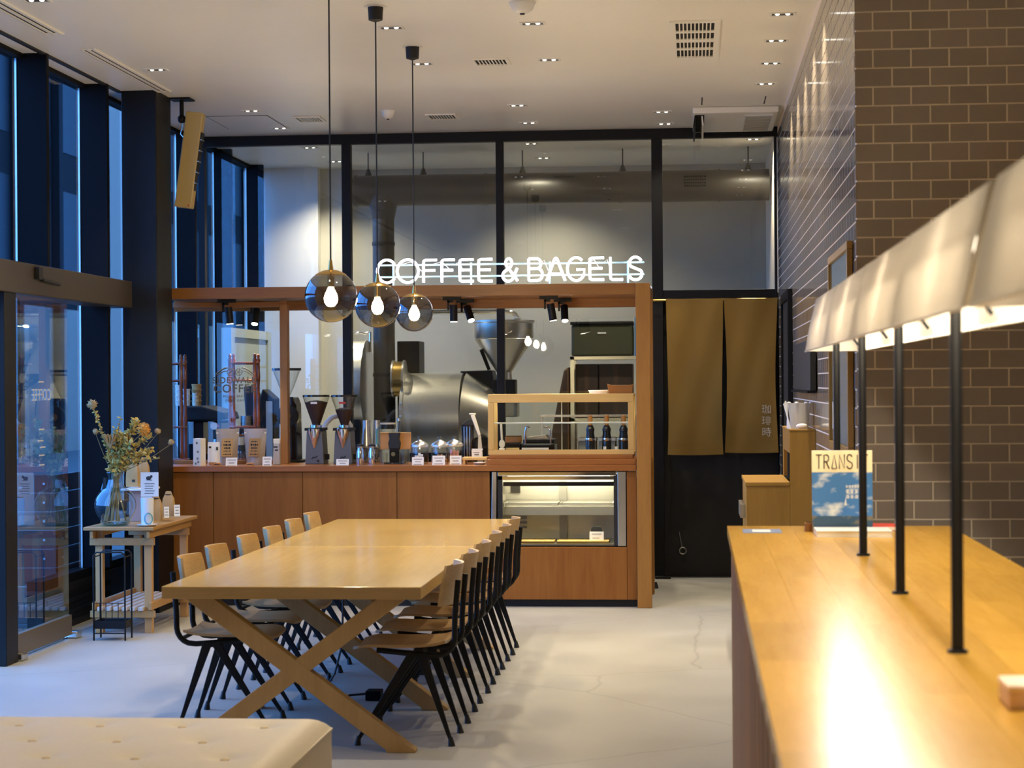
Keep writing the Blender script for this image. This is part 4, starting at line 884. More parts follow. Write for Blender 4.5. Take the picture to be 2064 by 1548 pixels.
for z, hh, n_ in ((.168, .009, 5), (.150, .014, 4), (.131, .014, 4)):
    g = MB()
    for c in range(n_):
        cx0 = xa(1703, my) + c * hh * 1.12; cz0 = BZ + z - hh / 2
        for b in range(3): g.box(cx0 + rm.uniform(0, .2) * hh, cx0 + rm.uniform(.75, 1) * hh, my - .0016, my - .0013, cz0 + hh * (.08 + .32 * b), cz0 + hh * (.26 + .32 * b))
        q0_ = cx0 + hh * rm.uniform(.25, .65); g.box(q0_, q0_ + hh * .16, my - .0017, my - .0012, cz0, cz0 + hh)
    part('cover_line', g, M['white_paint'], cvp, world=True, kind='stuff')
sl = xa(1700, my); zq = BZ + .10
part('sail', MB().prism([(sl, zq), (sl + .006, zq + .03), (sl + .008, zq)], my - .0018, my - .0013, 'y'), M['white_paint'], cvp, world=True)
bk = thing('book', 'closed white book lying flat in front of the magazine', 'book', (xa(1710, 7.15), 7.17, BZ))
part('cover', MB().box(xa(1643, 7.1), xa(1795, 7.1), 7.06, 7.255, BZ, BZ + .004).box(xa(1643, 7.1), xa(1795, 7.1), 7.06, 7.255, BZ + .019, BZ + .022).box(xa(1643, 7.1), xa(1643, 7.1) + .003, 7.06, 7.255, BZ + .004, BZ + .019), M['white_plastic'], bk, world=True)
part('pages', MB().box(xa(1643, 7.1) + .004, xa(1795, 7.1) - .003, 7.063, 7.252, BZ + .0045, BZ + .0185), M['paper'], bk, world=True)
bk2 = thing('book', 'small red book lying flat behind the white one', 'book', (xa(1785, 7.4), 7.42, BZ))
part('cover', MB().box(xa(1755, 7.4), xa(1805, 7.4), 7.35, 7.5, BZ, BZ + .018), M['red'], bk2, world=True, bevel=.002)
part('pages', MB().box(xa(1757, 7.4), xa(1805, 7.4) + .001, 7.348, 7.502, BZ + .003, BZ + .015), M['paper'], bk2, world=True)
cdp = PZ(1536, 1071, BZ)
cb = thing('card', 'blue and white card lying flat at the far corner of the bar', 'card', (cdp.x, cdp.y, BZ))
part('sheet', MB().box(cdp.x - .07, cdp.x + .07, cdp.y - .085, cdp.y + .085, BZ, BZ + .002), M['card_blue'], cb, world=True)
part('white_panel', MB().box(cdp.x - .035, cdp.x + .03, cdp.y - .05, cdp.y + .05, BZ + .002, BZ + .0026), M['paper'], cb, world=True)
kb = thing('wooden_block', 'small dark wooden block beside the magazine on the bar', 'block', (xa(1629, 7.35), 7.35, BZ))
part('block', MB().box(xa(1620, 7.35), xa(1639, 7.35), 7.33, 7.37, BZ, BZ + .032), M['canopy_wood'], kb, world=True, bevel=.002)
part('slot', MB().box(xa(1623, 7.35), xa(1636, 7.35), 7.345, 7.355, BZ + .032, BZ + .034), M['black_matte'], kb, world=True)
nb_ = PZ(2034, 1432, BZ)
nh = thing('paper_box', 'blurred pale pink paper box at the right edge of the bar', 'box', (nb_.x + .06, nb_.y + .05, BZ))
part('box', MB().box(nb_.x, nb_.x + .14, nb_.y, nb_.y + .11, BZ, BZ + .03), mat('pale_pink', (.75, .52, .40), .6), nh, world=True, bevel=.004)
part('lid', MB().box(nb_.x - .002, nb_.x + .142, nb_.y - .002, nb_.y + .112, BZ + .03, BZ + .042), mat('pale_pink_lid', (.82, .64, .52), .6), nh, world=True, bevel=.004)

# ================================================================== OTTOMAN
ot = thing('ottoman', 'cream leather button-tufted bench at the bottom left', 'bench', (-2.5, 6.4, 0))
ox0, ox1, oy0, oy1, oz = -3.75, -1.33, 5.55, 7.17, .415
bxs = [ox1 - .21 - .30 * k for k in range(8)]; bys = [oy1 - .19 - .30 * k for k in range(5)]
pts_ = [(bx - (.15 if j % 2 else 0), by) for j, by in enumerate(bys) for bx in bxs]
def top(u, v):
    x = ox0 + (ox1 - ox0) * u; y = oy0 + (oy1 - oy0) * v
    e = min(x - ox0, ox1 - x, y - oy0, oy1 - y)
    z = oz - .045 * max(0, 1 - e / .09) ** 2.2
    d2 = min((x - a) ** 2 + (y - b) ** 2 for a, b in pts_)
    z -= .018 * math.exp(-d2 / .0022) - .004 * min(1, d2 / .02)
    return (x, y, z)
part('seat_pad', MB().sheet(top, 110, 74), M['leather'], ot, world=True, smooth=180)
part('upholstered_side', MB().box(ox0, ox1, oy0, oy1, .10, oz - .046), M['leather'], ot, world=True, bevel=.008)
pp = MB().tube([(ox0, oy0, oz - .045), (ox1, oy0, oz - .045), (ox1, oy1, oz - .045), (ox0, oy1, oz - .045)], .006, 6, closed=True)
part('piping', pp, M['leather'], ot, world=True, smooth=60)
for a, b in pts_:
    if a > ox0 + .1: part('button', MB().sphere((a, b, oz - .012), .016, 10, 6, (1, 1, .45)), mat('button_leather', (.52, .40, .22), .5) if 'button_leather' not in bpy.data.materials else bpy.data.materials['button_leather'], ot, world=True, smooth=60)
part('plinth', MB().box(ox0 + .06, ox1 - .06, oy0 + .06, oy1 - .06, 0, .099), M['black_matte'], ot, world=True)

# ================================================================== SIDE TABLE BY THE WINDOW
st = thing('side_table', 'pine side table with slatted lower shelf beside the window', 'table', (-3.78, 13.25, 0))
ax0, ax1, ay0, ay1, az = -4.0, -3.53, 12.70, 13.86, .705
part('top', MB().box(ax0, ax1, ay0, ay1, az - .022, az), M['pine_top'], st, world=True, bevel=.003)
for x in (ax0 + .05, ax1 - .09):
    for y in (ay0 + .10, ay1 - .16): part('leg', MB().box(x, x + .05, y, y + .05, 0, az - .023), M['pine'], st, world=True, bevel=.003)
for y in (ay0 + .088, ay1 - .172):
    part('cross_rail', MB().box(ax0 + .02, ax1 - .015, y - .014, y + .011, az - .125, az - .075), M['pine_top'], st, world=True, bevel=.003)
    part('cross_rail', MB().box(ax0 + .02, ax1 - .015, y - .014, y + .011, .105, .15), M['pine_top'], st, world=True, bevel=.003)
for x in (ax0 + .038, ax1 - .052):
    part('long_rail', MB().box(x, x + .022, ay0 + .02, ay1 - .05, az - .074, az - .026), M['pine_top'], st, world=True, bevel=.003)
    part('long_rail', MB().box(x, x + .022, ay0 + .06, ay1 - .08, .155, .205), M['pine_top'], st, world=True, bevel=.003)
for k in range(6): x = ax0 + .075 + k * .055; part('shelf_slat', MB().box(x, x + .034, ay0 + .05, ay1 - .10, .152, .176), mat('pale_slat', (.62, .52, .42), .5) if k == 0 else bpy.data.materials['pale_slat'], st, world=True, bevel=.002)
# umbrella stand
us = thing('umbrella_stand', 'thin black wire umbrella stand in front of the side table', 'umbrella stand', (-3.735, 12.5, 0))
ux0, ux1, uy0, uy1, uz = -3.845, -3.64, 12.42, 12.57, .565
for y in (uy0, uy1):
    part('hoop', MB().tube([(ux0, y, 0), (ux0, y, uz - .02), (ux0 + .02, y, uz), (ux1 - .02, y, uz), (ux1, y, uz - .02), (ux1, y, 0)], .0055, 8), M['black_steel'], us, world=True, smooth=50)
for x in (ux0, ux1): part('top_link', MB().cyl((x, uy0, uz - .03), (x, uy1, uz - .03), .004, n=6), M['black_steel'], us, world=True)
part('tray', MB().box(ux0, ux1, uy0, uy1, .075, .079).box(ux0, ux1, uy0, uy0 + .003, .079, .125).box(ux0, ux1, uy1 - .003, uy1, .079, .125).box(ux0, ux0 + .003, uy0, uy1, .079, .125).box(ux1 - .003, ux1, uy0, uy1, .079, .125), M['black_steel'], us, world=True)
for k in range(4): x = ux0 + .04 * (k + 1); part('guard_rod', MB().cyl((x, uy0, .125), (x, uy0, .24), .003, n=6), M['black_steel'], us, world=True)
part('guard_rail', MB().cyl((ux0, uy0, .24), (ux1, uy0, .24), .003, n=6), M['black_steel'], us, world=True)
part('low_link', MB().cyl((ux0, uy0, .045), (ux1, uy0, .045), .004, n=6), M['black_steel'], us, world=True)
# vase and dried flowers
vy = 12.86; vx = xa(231, vy); vz = az
va = thing('glass_vase', 'round clear glass demijohn vase with side spout holding dried flowers', 'vase', (vx, vy, vz))
rv = .137
prof = [(0, .004), (.075, .004), (.095, .012)] + [(rv * math.sin(a), .135 - rv * .97 * math.cos(a)) for a in [.85 + k * .2 for k in range(10)]] + [(.062, .255), (.050, .285), (.048, .33), (.058, .352)]
part('body', MB().lathe(prof, (0, 0, 0), 40), M['glass_vase'], va, smooth=180)
part('thick_base', MB().lathe([(0, .006), (.07, .006), (.085, .016), (.06, .022), (0, .020)], (0, 0, 0), 32), M['glass_blue'], va, smooth=60)
part('rim', MB().lathe([(.055, .348), (.062, .352), (.055, .356)], (0, 0, 0), 32), M['glass_blue'], va, smooth=60)
part('spout', MB().tube([(-.080, -.01, .235), (-.072, -.015, .27), (-.066, -.02, .298), (-.066, -.02, .32)], [.016, .012, .010, .015], 12, cap=False), M['glass_blue'], va, smooth=60)
fb = thing('dried_bouquet', 'bouquet of dried flowers and leafy stems standing in the glass vase', 'dried flowers', (vx, vy, vz))
def fp(px, py, dy=0.0): p = PY(px, py, vy + dy); return p - Vector((vx, vy, vz))
leaves = MB(); rnd = random.Random(5)
def stem(px, py, dy, r=.0035, bend=(0, 0, .03)):
    tip = fp(px, py, dy); bx = rnd.uniform(-.024, .024); by = rnd.uniform(-.024, .024)
    base = Vector((max(-.07, min(.07, -tip.x * .5 + rnd.uniform(-.02, .02))), rnd.uniform(-.03, .03), .03)); nk = Vector((bx, by, .34))
    pts = []
    for k in range(7):
        t = k / 6
        if t < .45: s_ = t / .45; p = base.lerp(nk, s_)
        else: s_ = (t - .45) / .55; p = nk.lerp(tip, s_) + Vector(bend) * math.sin(PI * s_)
        pts.append(p)
    part('stem', MB().tube(pts, [r * (1.25 - .7 * k / 6) for k in range(7)], 6), M['stem'], fb, smooth=60)
    return pts
def leafs(pts, n, size, t0=.5):
    for _ in range(n):
        t = rnd.uniform(t0, 1.0) * 5.99; k = int(t); p = pts[k].lerp(pts[min(k + 1, 6)], t - k)
        d = Vector((rnd.gauss(0, 1), rnd.gauss(0, 1), rnd.gauss(.35, .8))).normalized(); s_ = d.cross(Vector((rnd.gauss(0, 1), rnd.gauss(0, 1), rnd.gauss(0, 1)))).normalized()
        l = size * rnd.uniform(.6, 1.3); wl = l * .32; m_ = p + d * l * .5; nn = d.cross(s_) * (l * .12)
        leaves.add([p, m_ + s_ * wl - nn, p + d * l, m_ - s_ * wl - nn, m_ + nn * .6], [(0, 1, 4), (1, 2, 4), (2, 3, 4), (3, 0, 4)])
for px, py, dy, n, sz in ((250, 872, -.03, 90, .042), (275, 850, .04, 90, .042), (300, 880, 0, 80, .04), (310, 905, .05, 60, .04), (262, 895, -.06, 70, .042), (240, 880, .05, 70, .04), (222, 890, .02, 60, .036), (285, 912, -.05, 60, .04),
                      (232, 862, -.02, 40, .034), (318, 925, .0, 30, .04), (243, 838, .03, 28, .028), (215, 920, .03, 30, .034), (275, 845, .0, 50, .036)):
    leafs(stem(px, py, dy), n, sz, .48)
p_ = stem(188, 822, -.02, .004, (.01, 0, -.02)); leafs(p_, 130, .022, .56)
def head(c, r, m, lbl, spik=30):
    g = MB().sphere(c, r * .8, 12, 8)
    for _ in range(spik):
        d = Vector((rnd.gauss(0, 1), rnd.gauss(0, 1), rnd.gauss(0, 1))).normalized(); a = d.orthogonal().normalized() * r * .16; b = d.cross(a)
        q_ = c + d * r * .7; g.add([q_ + a, q_ - a * .5 + b * .8, q_ - a * .5 - b * .8, c + d * r * 1.12], [(0, 1, 3), (1, 2, 3), (2, 0, 3)])
    part('flower_head', g, m, fb, label=lbl)
head(fp(186, 815, -.02), .036, M['dry_flower'], 'pale round globe flower on the tallest stem', 60)
for px, py, dy in ((193, 870, 0), (318, 869, .0), (345, 891, 0)):
    stem(px, py + 4, dy, .0028, (0, 0, -.015)); head(fp(px, py, dy), .022, M['dry_flower'], 'small brown seed head on a thin stem', 40)
stem(289, 870, -.05); head(fp(289, 866, -.05), .046, M['dry_orange'], 'large orange dried protea head', 120)
pr = stem(220, 880, -.04)
g = MB(); c = fp(222, 888, -.04)
for k in range(40):
    a = rnd.uniform(0, 2 * PI); r_ = rnd.uniform(.02, .055); o_ = c + Vector((r_ * math.cos(a), r_ * .7 * math.sin(a), .03 + rnd.uniform(-.01, .015)))
    g.bar(c + Vector((0, 0, -.05)), o_, .004, .008, .010, .003)
part('flower_head', g, M['dry_flower'], fb, label='wide spiky brown flower head')
part('foliage', leaves, M['dry_leaf'], fb, kind='stuff')
# kraft gift bags, riser, sign, cup, tags
rs = thing('display_riser', 'pale boxy riser with a white top behind the vase', 'stand', (xa(285, 13.35), 13.35, az))
rx0, rx1 = xa(262, 13.35), xa(305, 13.35); rz1 = za(983, 13.35, 275)
part('body', MB().box(rx0 + .015, rx1, 13.25, 13.5, az, rz1 - .016), mat('pinkish_box', (.46, .30, .24), .6), rs, world=True, bevel=.003)
part('top_plate', MB().box(rx0 - .03, rx1 + .01, 13.2, 13.52, rz1 - .0155, rz1), M['white_plastic'], rs, world=True, bevel=.005)
def kbag(px, py0, py1, Y, wpx, label, m='kraft', rz=0.0, mark=True):
    p = PY(px, py1, Y); h = za(py0, Y, px) - p.z; k = wpx * Y / 4000
    t = thing('gift_bag', label, 'bag', (p.x, Y, p.z), rz, 'kraft gift bags on the side table')
    g = MB(); w_, d_ = k / 2, k * .36
    lv = [(0, 1, 1), (.16, 1.05, 1.06), (.48, 1.0, .95), (.70, .93, .66), (.88, .62, .26), (1.0, .44, .10)]
    for (z, sx_, sy_) in lv:
        g.v += [Vector((w_ * sx_ * a, d_ * sy_ * b, h * z)) for a, b in ((-1, -1), (0, -1.12), (1, -1), (1.05, 0), (1, 1), (0, 1.1), (-1, 1), (-1.05, 0))]
    n8 = 8
    for i in range(len(lv) - 1):
        for j in range(n8): g.f.append((i * n8 + j, i * n8 + (j + 1) % n8, (i + 1) * n8 + (j + 1) % n8, (i + 1) * n8 + j))
    g.f.append(tuple(reversed(range(8)))); g.f.append(tuple(range(40, 48)))
    part('pouch', g, M[m], t, smooth=30)
    part('tie', MB().tube([(w_ * .66 * math.cos(a), d_ * .34 * math.sin(a), h * .86) for a in [2 * PI * q / 10 for q in range(10)]], .004, 6, closed=True), M['black_matte'], t)
    if mark: part('print', MB().box(w_ * .1, w_ * .6, -d_ * 1.22, -d_ * 1.2, h * .18, h * .27), M['ink'], t)
    return t
kbag(268, 926, 981, 13.30, 24, 'brown gift bag with white side on the riser, left of two'); kbag(290, 922, 981, 13.42, 22, 'brown gift bag on the riser, right of two behind the white sign')
kbag(315, 998, 1048, 12.95, 22, 'crinkled brown gift bag on the table top beside the white cup', mark=False); kbag(340, 990, 1040, 13.30, 23, 'crinkled brown gift bag at the right end of the side table', mark=False)
def place_card(px, py0, py1, wpx, Y, label, rz=0.0, lines=3, m='paper', name='price_card', cat='card', group='small price cards', tilt=.25, stand=True):
    p = PY(px, py1, Y); h = za(py0, Y, px) - p.z; k = wpx * Y / 4000
    t = thing(name, label, cat, (p.x, Y, p.z), rz, group)
    g = MB().bar((0, 0, .001), (0, h * math.sin(tilt), h * math.cos(tilt)), k, .0012, side=(1, 0, 0)); part('sheet', g, M[m], t)
    q_ = MB()
    for i in range(lines):
        v = 1 - (i + .8) / (lines + .8); wl = k * (.72 if i % 2 == 0 else .5)
        q_.bar((0, h * v * math.sin(tilt) - .0014, h * v * math.cos(tilt) - h * .035), (0, h * v * math.sin(tilt) - .0014 + h * .07 * math.sin(tilt), h * v * math.cos(tilt) + h * .035), wl, .0004, side=(1, 0, 0))
    part('printed_lines', q_, M['ink_soft'], t, kind='stuff')
    if stand: part('foot', MB().box(-k * .3, k * .3, .002, h * .5, 0, .003), M['oak_light'], t)
    return t
M['ink_soft'] = mat('soft_ink', (.22, .20, .17), .8)
place_card(336, 1021, 1044, 10, 12.92, 'small cream price tag leaning against the bag at left', .3, group=None); place_card(357, 1017, 1041, 12, 13.22, 'small cream price tag at the right end of the side table', .3, group=None)
cy_ = 12.80; cxx = xa(295, cy_)
wc = thing('white_saucer', 'white saucer under the tall white cup on the side table', 'saucer', (cxx, cy_, az))
part('dish', MB().lathe([(0, .002), (.045, .002), (.068, .010), (.070, .013), (.064, .012), (.044, .006), (0, .006)], (0, 0, 0), 28), M['white_plastic'], wc, smooth=50)
part('foot_ring', MB().lathe([(.030, 0), (.036, 0), (.036, .0025), (.030, .0025), (.030, 0)], (0, 0, 0), 24), M['white_plastic'], wc)
wk = thing('white_tumbler', 'tall white tumbler with a pale glass handle on the saucer', 'cup', (cxx, cy_, az + .0075))
part('body', MB().lathe([(0, 0), (.036, 0), (.040, .02), (.043, .18), (.041, .18), (.037, .02), (0, .006)], (0, 0, 0), 28), M['white_plastic'], wk, smooth=40)
part('handle', MB().tube([(.02 + .026 * math.cos(a), -.043, .045 + .036 * math.sin(a)) for a in [2 * PI * q / 16 for q in range(16)]], .0045, 8, closed=True), M['glass_blue'], wk, smooth=60)
sg = thing('menu_sign', 'white upright card with black bird-shaped emblem standing behind the tumbler', 'sign', (xa(300, 12.9), 12.9, az))
sxx = xa(300, 12.9); z0_, z1_ = za(1001, 12.9, 300), za(952, 12.9, 300); hw = .060
part('board', MB().box(sxx - hw, sxx + hw, 12.9, 12.904, z0_, z1_), M['paper'], sg, world=True)
part('support', MB().box(sxx - hw, sxx + hw * .2, 12.905, 12.915, az, z1_ - .02), M['white_plastic'], sg, world=True)
em = MB().sphere((sxx - .006, 12.899, z1_ - .038), .014, 10, 6, (1.3, .1, .9)); em.sphere((sxx + .012, 12.899, z1_ - .028), .009, 8, 6, (1, .1, 1)); em.bar((sxx - .022, 12.899, z1_ - .05), (sxx + .016, 12.899, z1_ - .052), .001, .004)
part('emblem', em, M['ink'], sg, world=True)
ln = MB()
for k in range(5): ln.box(sxx - .034 + .004 * (k % 2), sxx + .034 - .006 * (k % 3), 12.8988, 12.8998, z1_ - .078 - .016 * k, z1_ - .073 - .016 * k)
part('printed_lines', ln, M['ink_soft'], sg, world=True, kind='stuff')
# ================================================================== THINGS ON AND BEHIND THE SERVICE COUNTER
def at(px, Y, z=CZ): return Vector((xa(px, Y), Y, z))
def K(Y): return Y * 1.003 / 4000
# --- drip bag box, pouches, server
Y = 14.47; p = at(401, Y); h = 56 * K(Y)
bx = thing('drip_bag_box', 'white cardboard box with a blue side at the left end of the counter', 'box', p, -.42)
part('box', MB().box(-.035, .035, -.03, .03, 0, h), M['paper'], bx, bevel=.001)
part('blue_side', MB().box(-.0362, -.0352, -.029, .029, .002, h - .002), M['blue_print'], bx, label='blue printed side')
g = MB()
for (x, z) in ((.0, .17), (.012, .03), (.006, .055), (-.012, .018), (.008, .105)): g.box(x - .008, x + .008, -.0312, -.0302, z - .008, z + .008)
part('print', g, M['ink_soft'], bx, kind='stuff')
p = at(430, 14.50); wb = thing('white_coffee_bag', 'small glossy white coffee bag with brown foot label between box and pouch', 'bag', p)
def pouch_mb(w0, w1, d, h, lean=0.0, n=8):
    def f(s): return lambda u, v: ((2 * u - 1) * (w0 + (w1 - w0) * v) / 2, s * d / 2 * (1 - v ** 1.6) * math.sin(PI * min(max(u, .0), 1)) ** .5 + .0, h * v)
    return MB().sheet(f(-1), n, 8).sheet(lambda u, v: f(1)(1 - u, v), n, 8)
part('bag', pouch_mb(.095, .09, .07, .175), M['white_plastic'], wb, smooth=60)
part('label', MB().box(-.03, .03, -.041, -.039, .006, .026), M['tan_leather'], wb)
part('spots', MB().box(-.03, -.012, -.0305, -.0295, .13, .145).box(.025, .04, -.0305, -.0295, .115, .14), M['ink'], wb, kind='stuff')
for k, (px, lb) in enumerate(((458, 'left large frosted pouch of coffee with kraft label'), (514, 'right large frosted pouch of coffee with kraft label'))):
    p = at(px, 14.60); t = thing('coffee_pouch', lb, 'bag', p, (.06, -.05)[k], 'large coffee pouches on the counter')
    part('pouch', pouch_mb(.135, .178, .09, .272), M['pouch'], t, smooth=60)
    part('seal', MB().box(-.086, .086, -.004, .004, .236, .244), M['paper_cream'], t)
    lb_ = part('label', MB().sheet(lambda u, v: (-.036 + .084 * u - .005 * (1 - v), -.053 + .018 * v, .065 + .135 * v), 1, 6, (0, -.001, 0)), M['kraft_dark'] if k else M['kraft'], t, label='kraft paper label')
    g = MB()
    for z, w_, h_ in ((.176, .024, .010), (.152, .030, .016), (.128, .024, .014), (.106, .028, .007), (.082, .032, .009)):
        yy = -.0555 + .018 * (z - .065) / .135
        for q in range(4): g.cbox((.004 - w_ + w_ * (.25 + .5 * q), yy, z), (w_ * .40, .001, h_ * (.6 + .4 * ((q + k) % 2))))
    part('label_print', g, M['ink'], lb_, kind='stuff')
p = at(484, 14.715); cs = thing('glass_server', 'glass coffee server with blue collar between the two pouches', 'carafe', p)
part('body', MB().lathe([(0, .003), (.052, .003), (.058, .015), (.05, .06), (.024, .115), (.022, .13), (.036, .185), (.040, .222)], (0, 0, 0), 24), M['glass_jar'], cs, smooth=60)
part('collar', MB().lathe([(.030, .10), (.034, .10), (.030, .145), (.026, .145), (.030, .10)], (0, 0, 0), 20), mat('dark_blue_collar', (.02, .05, .10), .5), cs, smooth=40)
part('filter', MB().lathe([(.028, .146), (.041, .200), (.042, .206), (.039, .206), (.026, .150)], (0, 0, 0), 20), mat('pale_blue_filter', (.55, .70, .82), .6), cs, smooth=40)
part('ring', MB().lathe([(.036, .214), (.042, .214), (.043, .225), (.037, .225), (.036, .214)], (0, 0, 0), 20), M['canopy_wood'], cs)
place_card(466, 922, 945, 24, 14.44, 'wide cream price card in front of the left pouch'); place_card(538, 920, 943, 19, 14.44, 'cream price card in front of the right pouch', .06)
place_card(690, 925, 943, 26, 14.47, 'white price card on a wooden foot in front of the right grinder'); 
for k, px in enumerate((437, 503)):
    p = at(px, 14.45); t = thing('wooden_label_block', ('left' if k == 0 else 'right') + ' small orange wooden label block on the counter edge', 'block', p)
    part('block', MB().box(-.028, .028, -.012, .012, 0, .022), M['tan_leather'], t, bevel=.002); part('print', MB().box(-.02, .02, -.0128, -.0121, .008, .014), M['ink'], t)
p = at(557, 14.60); t = thing('small_coffee_bag', 'small pale bag with a cream top at the right edge of the glass screen', 'bag', p)
part('bag', MB().prism([(-.028, 0), (.028, 0), (.024, .16), (-.022, .16)], -.02, .02, 'y'), mat('pale_bag', (.45, .42, .36), .6), t, bevel=.004)
part('top_fold', MB().box(-.024, .026, -.014, .014, .16, .195), M['paper_cream'], t, bevel=.003); part('print', MB().box(-.02, .01, -.0215, -.0205, .128, .14).box(-.01, .014, -.0215, -.0205, .105, .116), M['ink'], t, kind='stuff')
# --- cold drip towers
def tower(px, lb):
    p = at(px, 15.01); t = thing('cold_drip_tower', lb, 'coffee tower', p, 0, 'red wooden cold drip towers')
    part('base', MB().box(-.125, .125, -.09, .09, 0, .035), M['copper_wood'], t, bevel=.006)
    for x in (-.097, .097):
        for y in (-.06, .06):
            part('post', MB().lathe([(.011, .035), (.017, .05), (.013, .09), (.014, .30), (.016, .34), (.013, .38), (.0125, .60), (.017, .66), (.015, .70), (.013, .77), (.018, .79), (.010, .805), (.014, .82), (.008, .835), (0, .84)], (x, y, 0), 14), M['copper_wood'], t, smooth=50)
    for z in (.765, .635):
        for y in (-.06, .06): part('rung', MB().cyl((-.097, y, z), (.097, y, z), .010, n=10), M['copper_wood'], t, smooth=40)
        for x in (-.097, .097): part('rung', MB().cyl((x, -.06, z), (x, .06, z), .009, n=10), M['copper_wood'], t, smooth=40)
    part('shelf', MB().box(-.11, .11, -.075, .075, .27, .285), M['copper_wood'], t, bevel=.004)
    part('coffee_flask', MB().lathe([(0, .037), (.05, .037), (.058, .06), (.05, .12), (.02, .18), (.02, .23)], (0, 0, 0), 20), M['glass_jar'], t, smooth=60)
    return t
t1 = tower(492, 'red lacquered wooden cold drip tower behind the coffee logo')
dup(t1, at(344, 15.01), 0, 'red lacquered wooden cold drip tower beside the black column, cut off by it')
# --- espresso machine and back bar
bb = thing('back_bar', 'dark back counter running in front of the partition behind the service counter', 'counter', (-2.2, 15.95, 0))
part('worktop', MB().box(-4.08, XPOST0 - .03, 15.45, 16.40, .86, .90), M['brushed_dark'], bb, world=True, bevel=.003)
for k in range(6): a = CXL + 3.37 / 6 * k; part('cabinet_door', MB().box(a + .003, a + 3.37 / 6 - .003, 15.58, 15.60, .09, .85), M['black_matte'], bb, world=True)
part('carcass', MB().box(CXL, XPOST0 - .03, 15.601, 16.40, .0, .859), M['black_matte'], bb, world=True)
Y = 15.85; em = thing('espresso_machine', 'black espresso machine with brown panels behind the left screen', 'coffee machine', (-3.85, Y, .90))
x0, x1 = -4.07, xa(468, Y); zt = za(818, Y, 400)
part('body', MB().box(x0, x1 - .05, 15.65, 16.1, 1.0, zt - .12), M['black_gloss'], em, world=True, bevel=.02)
part('hood', MB().prism([(x0, zt - .12), (x1, zt - .11), (x1 - .02, zt - .05), (x1 - .20, zt), (x0, zt)], 15.62, 16.12, 'y'), M['black_steel'], em, world=True, bevel=.012)
part('wood_panel', MB().box(x0 + .14, x1 - .12, 15.64, 15.649, 1.08, zt - .13), M['canopy_wood_z'], em, world=True)
for k in range(2): part('vent', MB().box(x0 + .02 + .16 * k, x0 + .06 + .16 * k, 15.636, 15.648, 1.16, 1.34), M['silver'], em, world=True)
for k in range(2):
    xg = x0 + .12 + .14 * k
    part('group_head', MB().cyl((xg, 15.60, 1.20), (xg, 15.60, 1.11), .035, n=16), M['chrome'], em, world=True, smooth=40)
    part('portafilter', MB().cyl((xg, 15.60, 1.10), (xg, 15.60, 1.07), .034, n=14).cyl((xg, 15.58, 1.085), (xg, 15.42, 1.075), .012, n=8), M['black_gloss'], em, world=True, smooth=40)
part('drip_tray', MB().box(x0 + .02, x1 - .08, 15.45, 15.65, .93, .97), M['brushed_dark'], em, world=True)
part('gauge', MB().cyl((x1 - .10, 15.64, zt - .16), (x1 - .10, 15.628, zt - .16), .03, n=16), M['white_plastic'], em, world=True)
for x in (x0 + .06, x1 - .12): part('foot', MB().cyl((x, 15.8, .90), (x, 15.8, 1.0), .025, n=10), M['chrome'], em, world=True)
part('red_badge', MB().box(x1 - .085, x1 - .055, 15.634, 15.642, zt - .17, zt - .15), M['red'], em, world=True)
def cup_stack(px, py0, py1, Y, wpx, n, m, lb, grp=None, name='paper_cup_stack', taper=.12):
    zb = za(py1, Y, px); zt_ = za(py0, Y, px); p = Vector((xa(px, Y), Y, zb)); t = thing(name, lb, 'cups', p, 0, grp); r = wpx * K(Y) / 2; hh = (zt_ - zb) / n
    for k in range(n): part('cup', MB().lathe([(0, k * hh + .001), (r * (1 - taper), k * hh + .001), (r, k * hh + hh * .86), (r * 1.04, k * hh + hh * .9), (r * 1.04, k * hh + hh - .0005), (0, k * hh + hh - .0005)], (0, 0, 0), 18), m, t, smooth=40)
    return t
ztp = 818
cup_stack(360, 776, ztp, 15.84, 14, 4, M['paper'], 'white paper cup stack on the espresso machine, against the column')
cup_stack(376, 784, ztp, 15.80, 15, 3, M['white_plastic'], 'short white cup stack on the espresso machine behind the red post')
cup_stack(396, 774, ztp, 15.90, 20, 4, M['kraft'], 'kraft paper cup stack on top of the espresso machine')
cup_stack(394, 792, ztp, 15.72, 13, 3, M['paper_cream'], 'cream paper cup stack in front of the kraft cups')
# black grinder carrying a stack of steel saucers
Y = 15.75; p = Vector((xa(499, Y), Y, .90)); bg = thing('dark_grinder', 'dark blue-black grinder with a tall hopper behind the right drip tower', 'grinder', p)
zs_ = za(862, Y, 497) - .90
part('body', MB().prism([(-.07, 0), (.07, 0), (.055, zs_), (-.055, zs_)], -.09, .06, 'y'), M['black_gloss'], bg, bevel=.01)
part('hopper', MB().prism([(-.03, zs_ + .02), (.035, zs_ + .02), (.085, zs_ + .24), (.02, zs_ + .34), (-.05, zs_ + .33)], .065, .2, 'y'), mat('navy_cloth', (.012, .016, .028), .7), bg, bevel=.008)
part('neck', MB().box(-.035, .035, .06, .2, 0, zs_ + .019), M['black_matte'], bg); part('red_handle', MB().cbox((.060, .045, zs_ + .10), (.05, .03, .05)).cyl((.050, .045, zs_ - .02), (.055, .045, zs_ + .08), .006), M['red'], bg)
cup_stack(497, 838, 860.3, 15.73, 26, 5, M['silver'], 'stack of shiny steel rings on the dark grinder', name='steel_ring_stack', taper=.02)
p = Vector((xa(540, 15.8), 15.8, .90)); kt = thing('grey_machine', 'tall grey steel machine side seen behind the right pouch', 'machine', p)
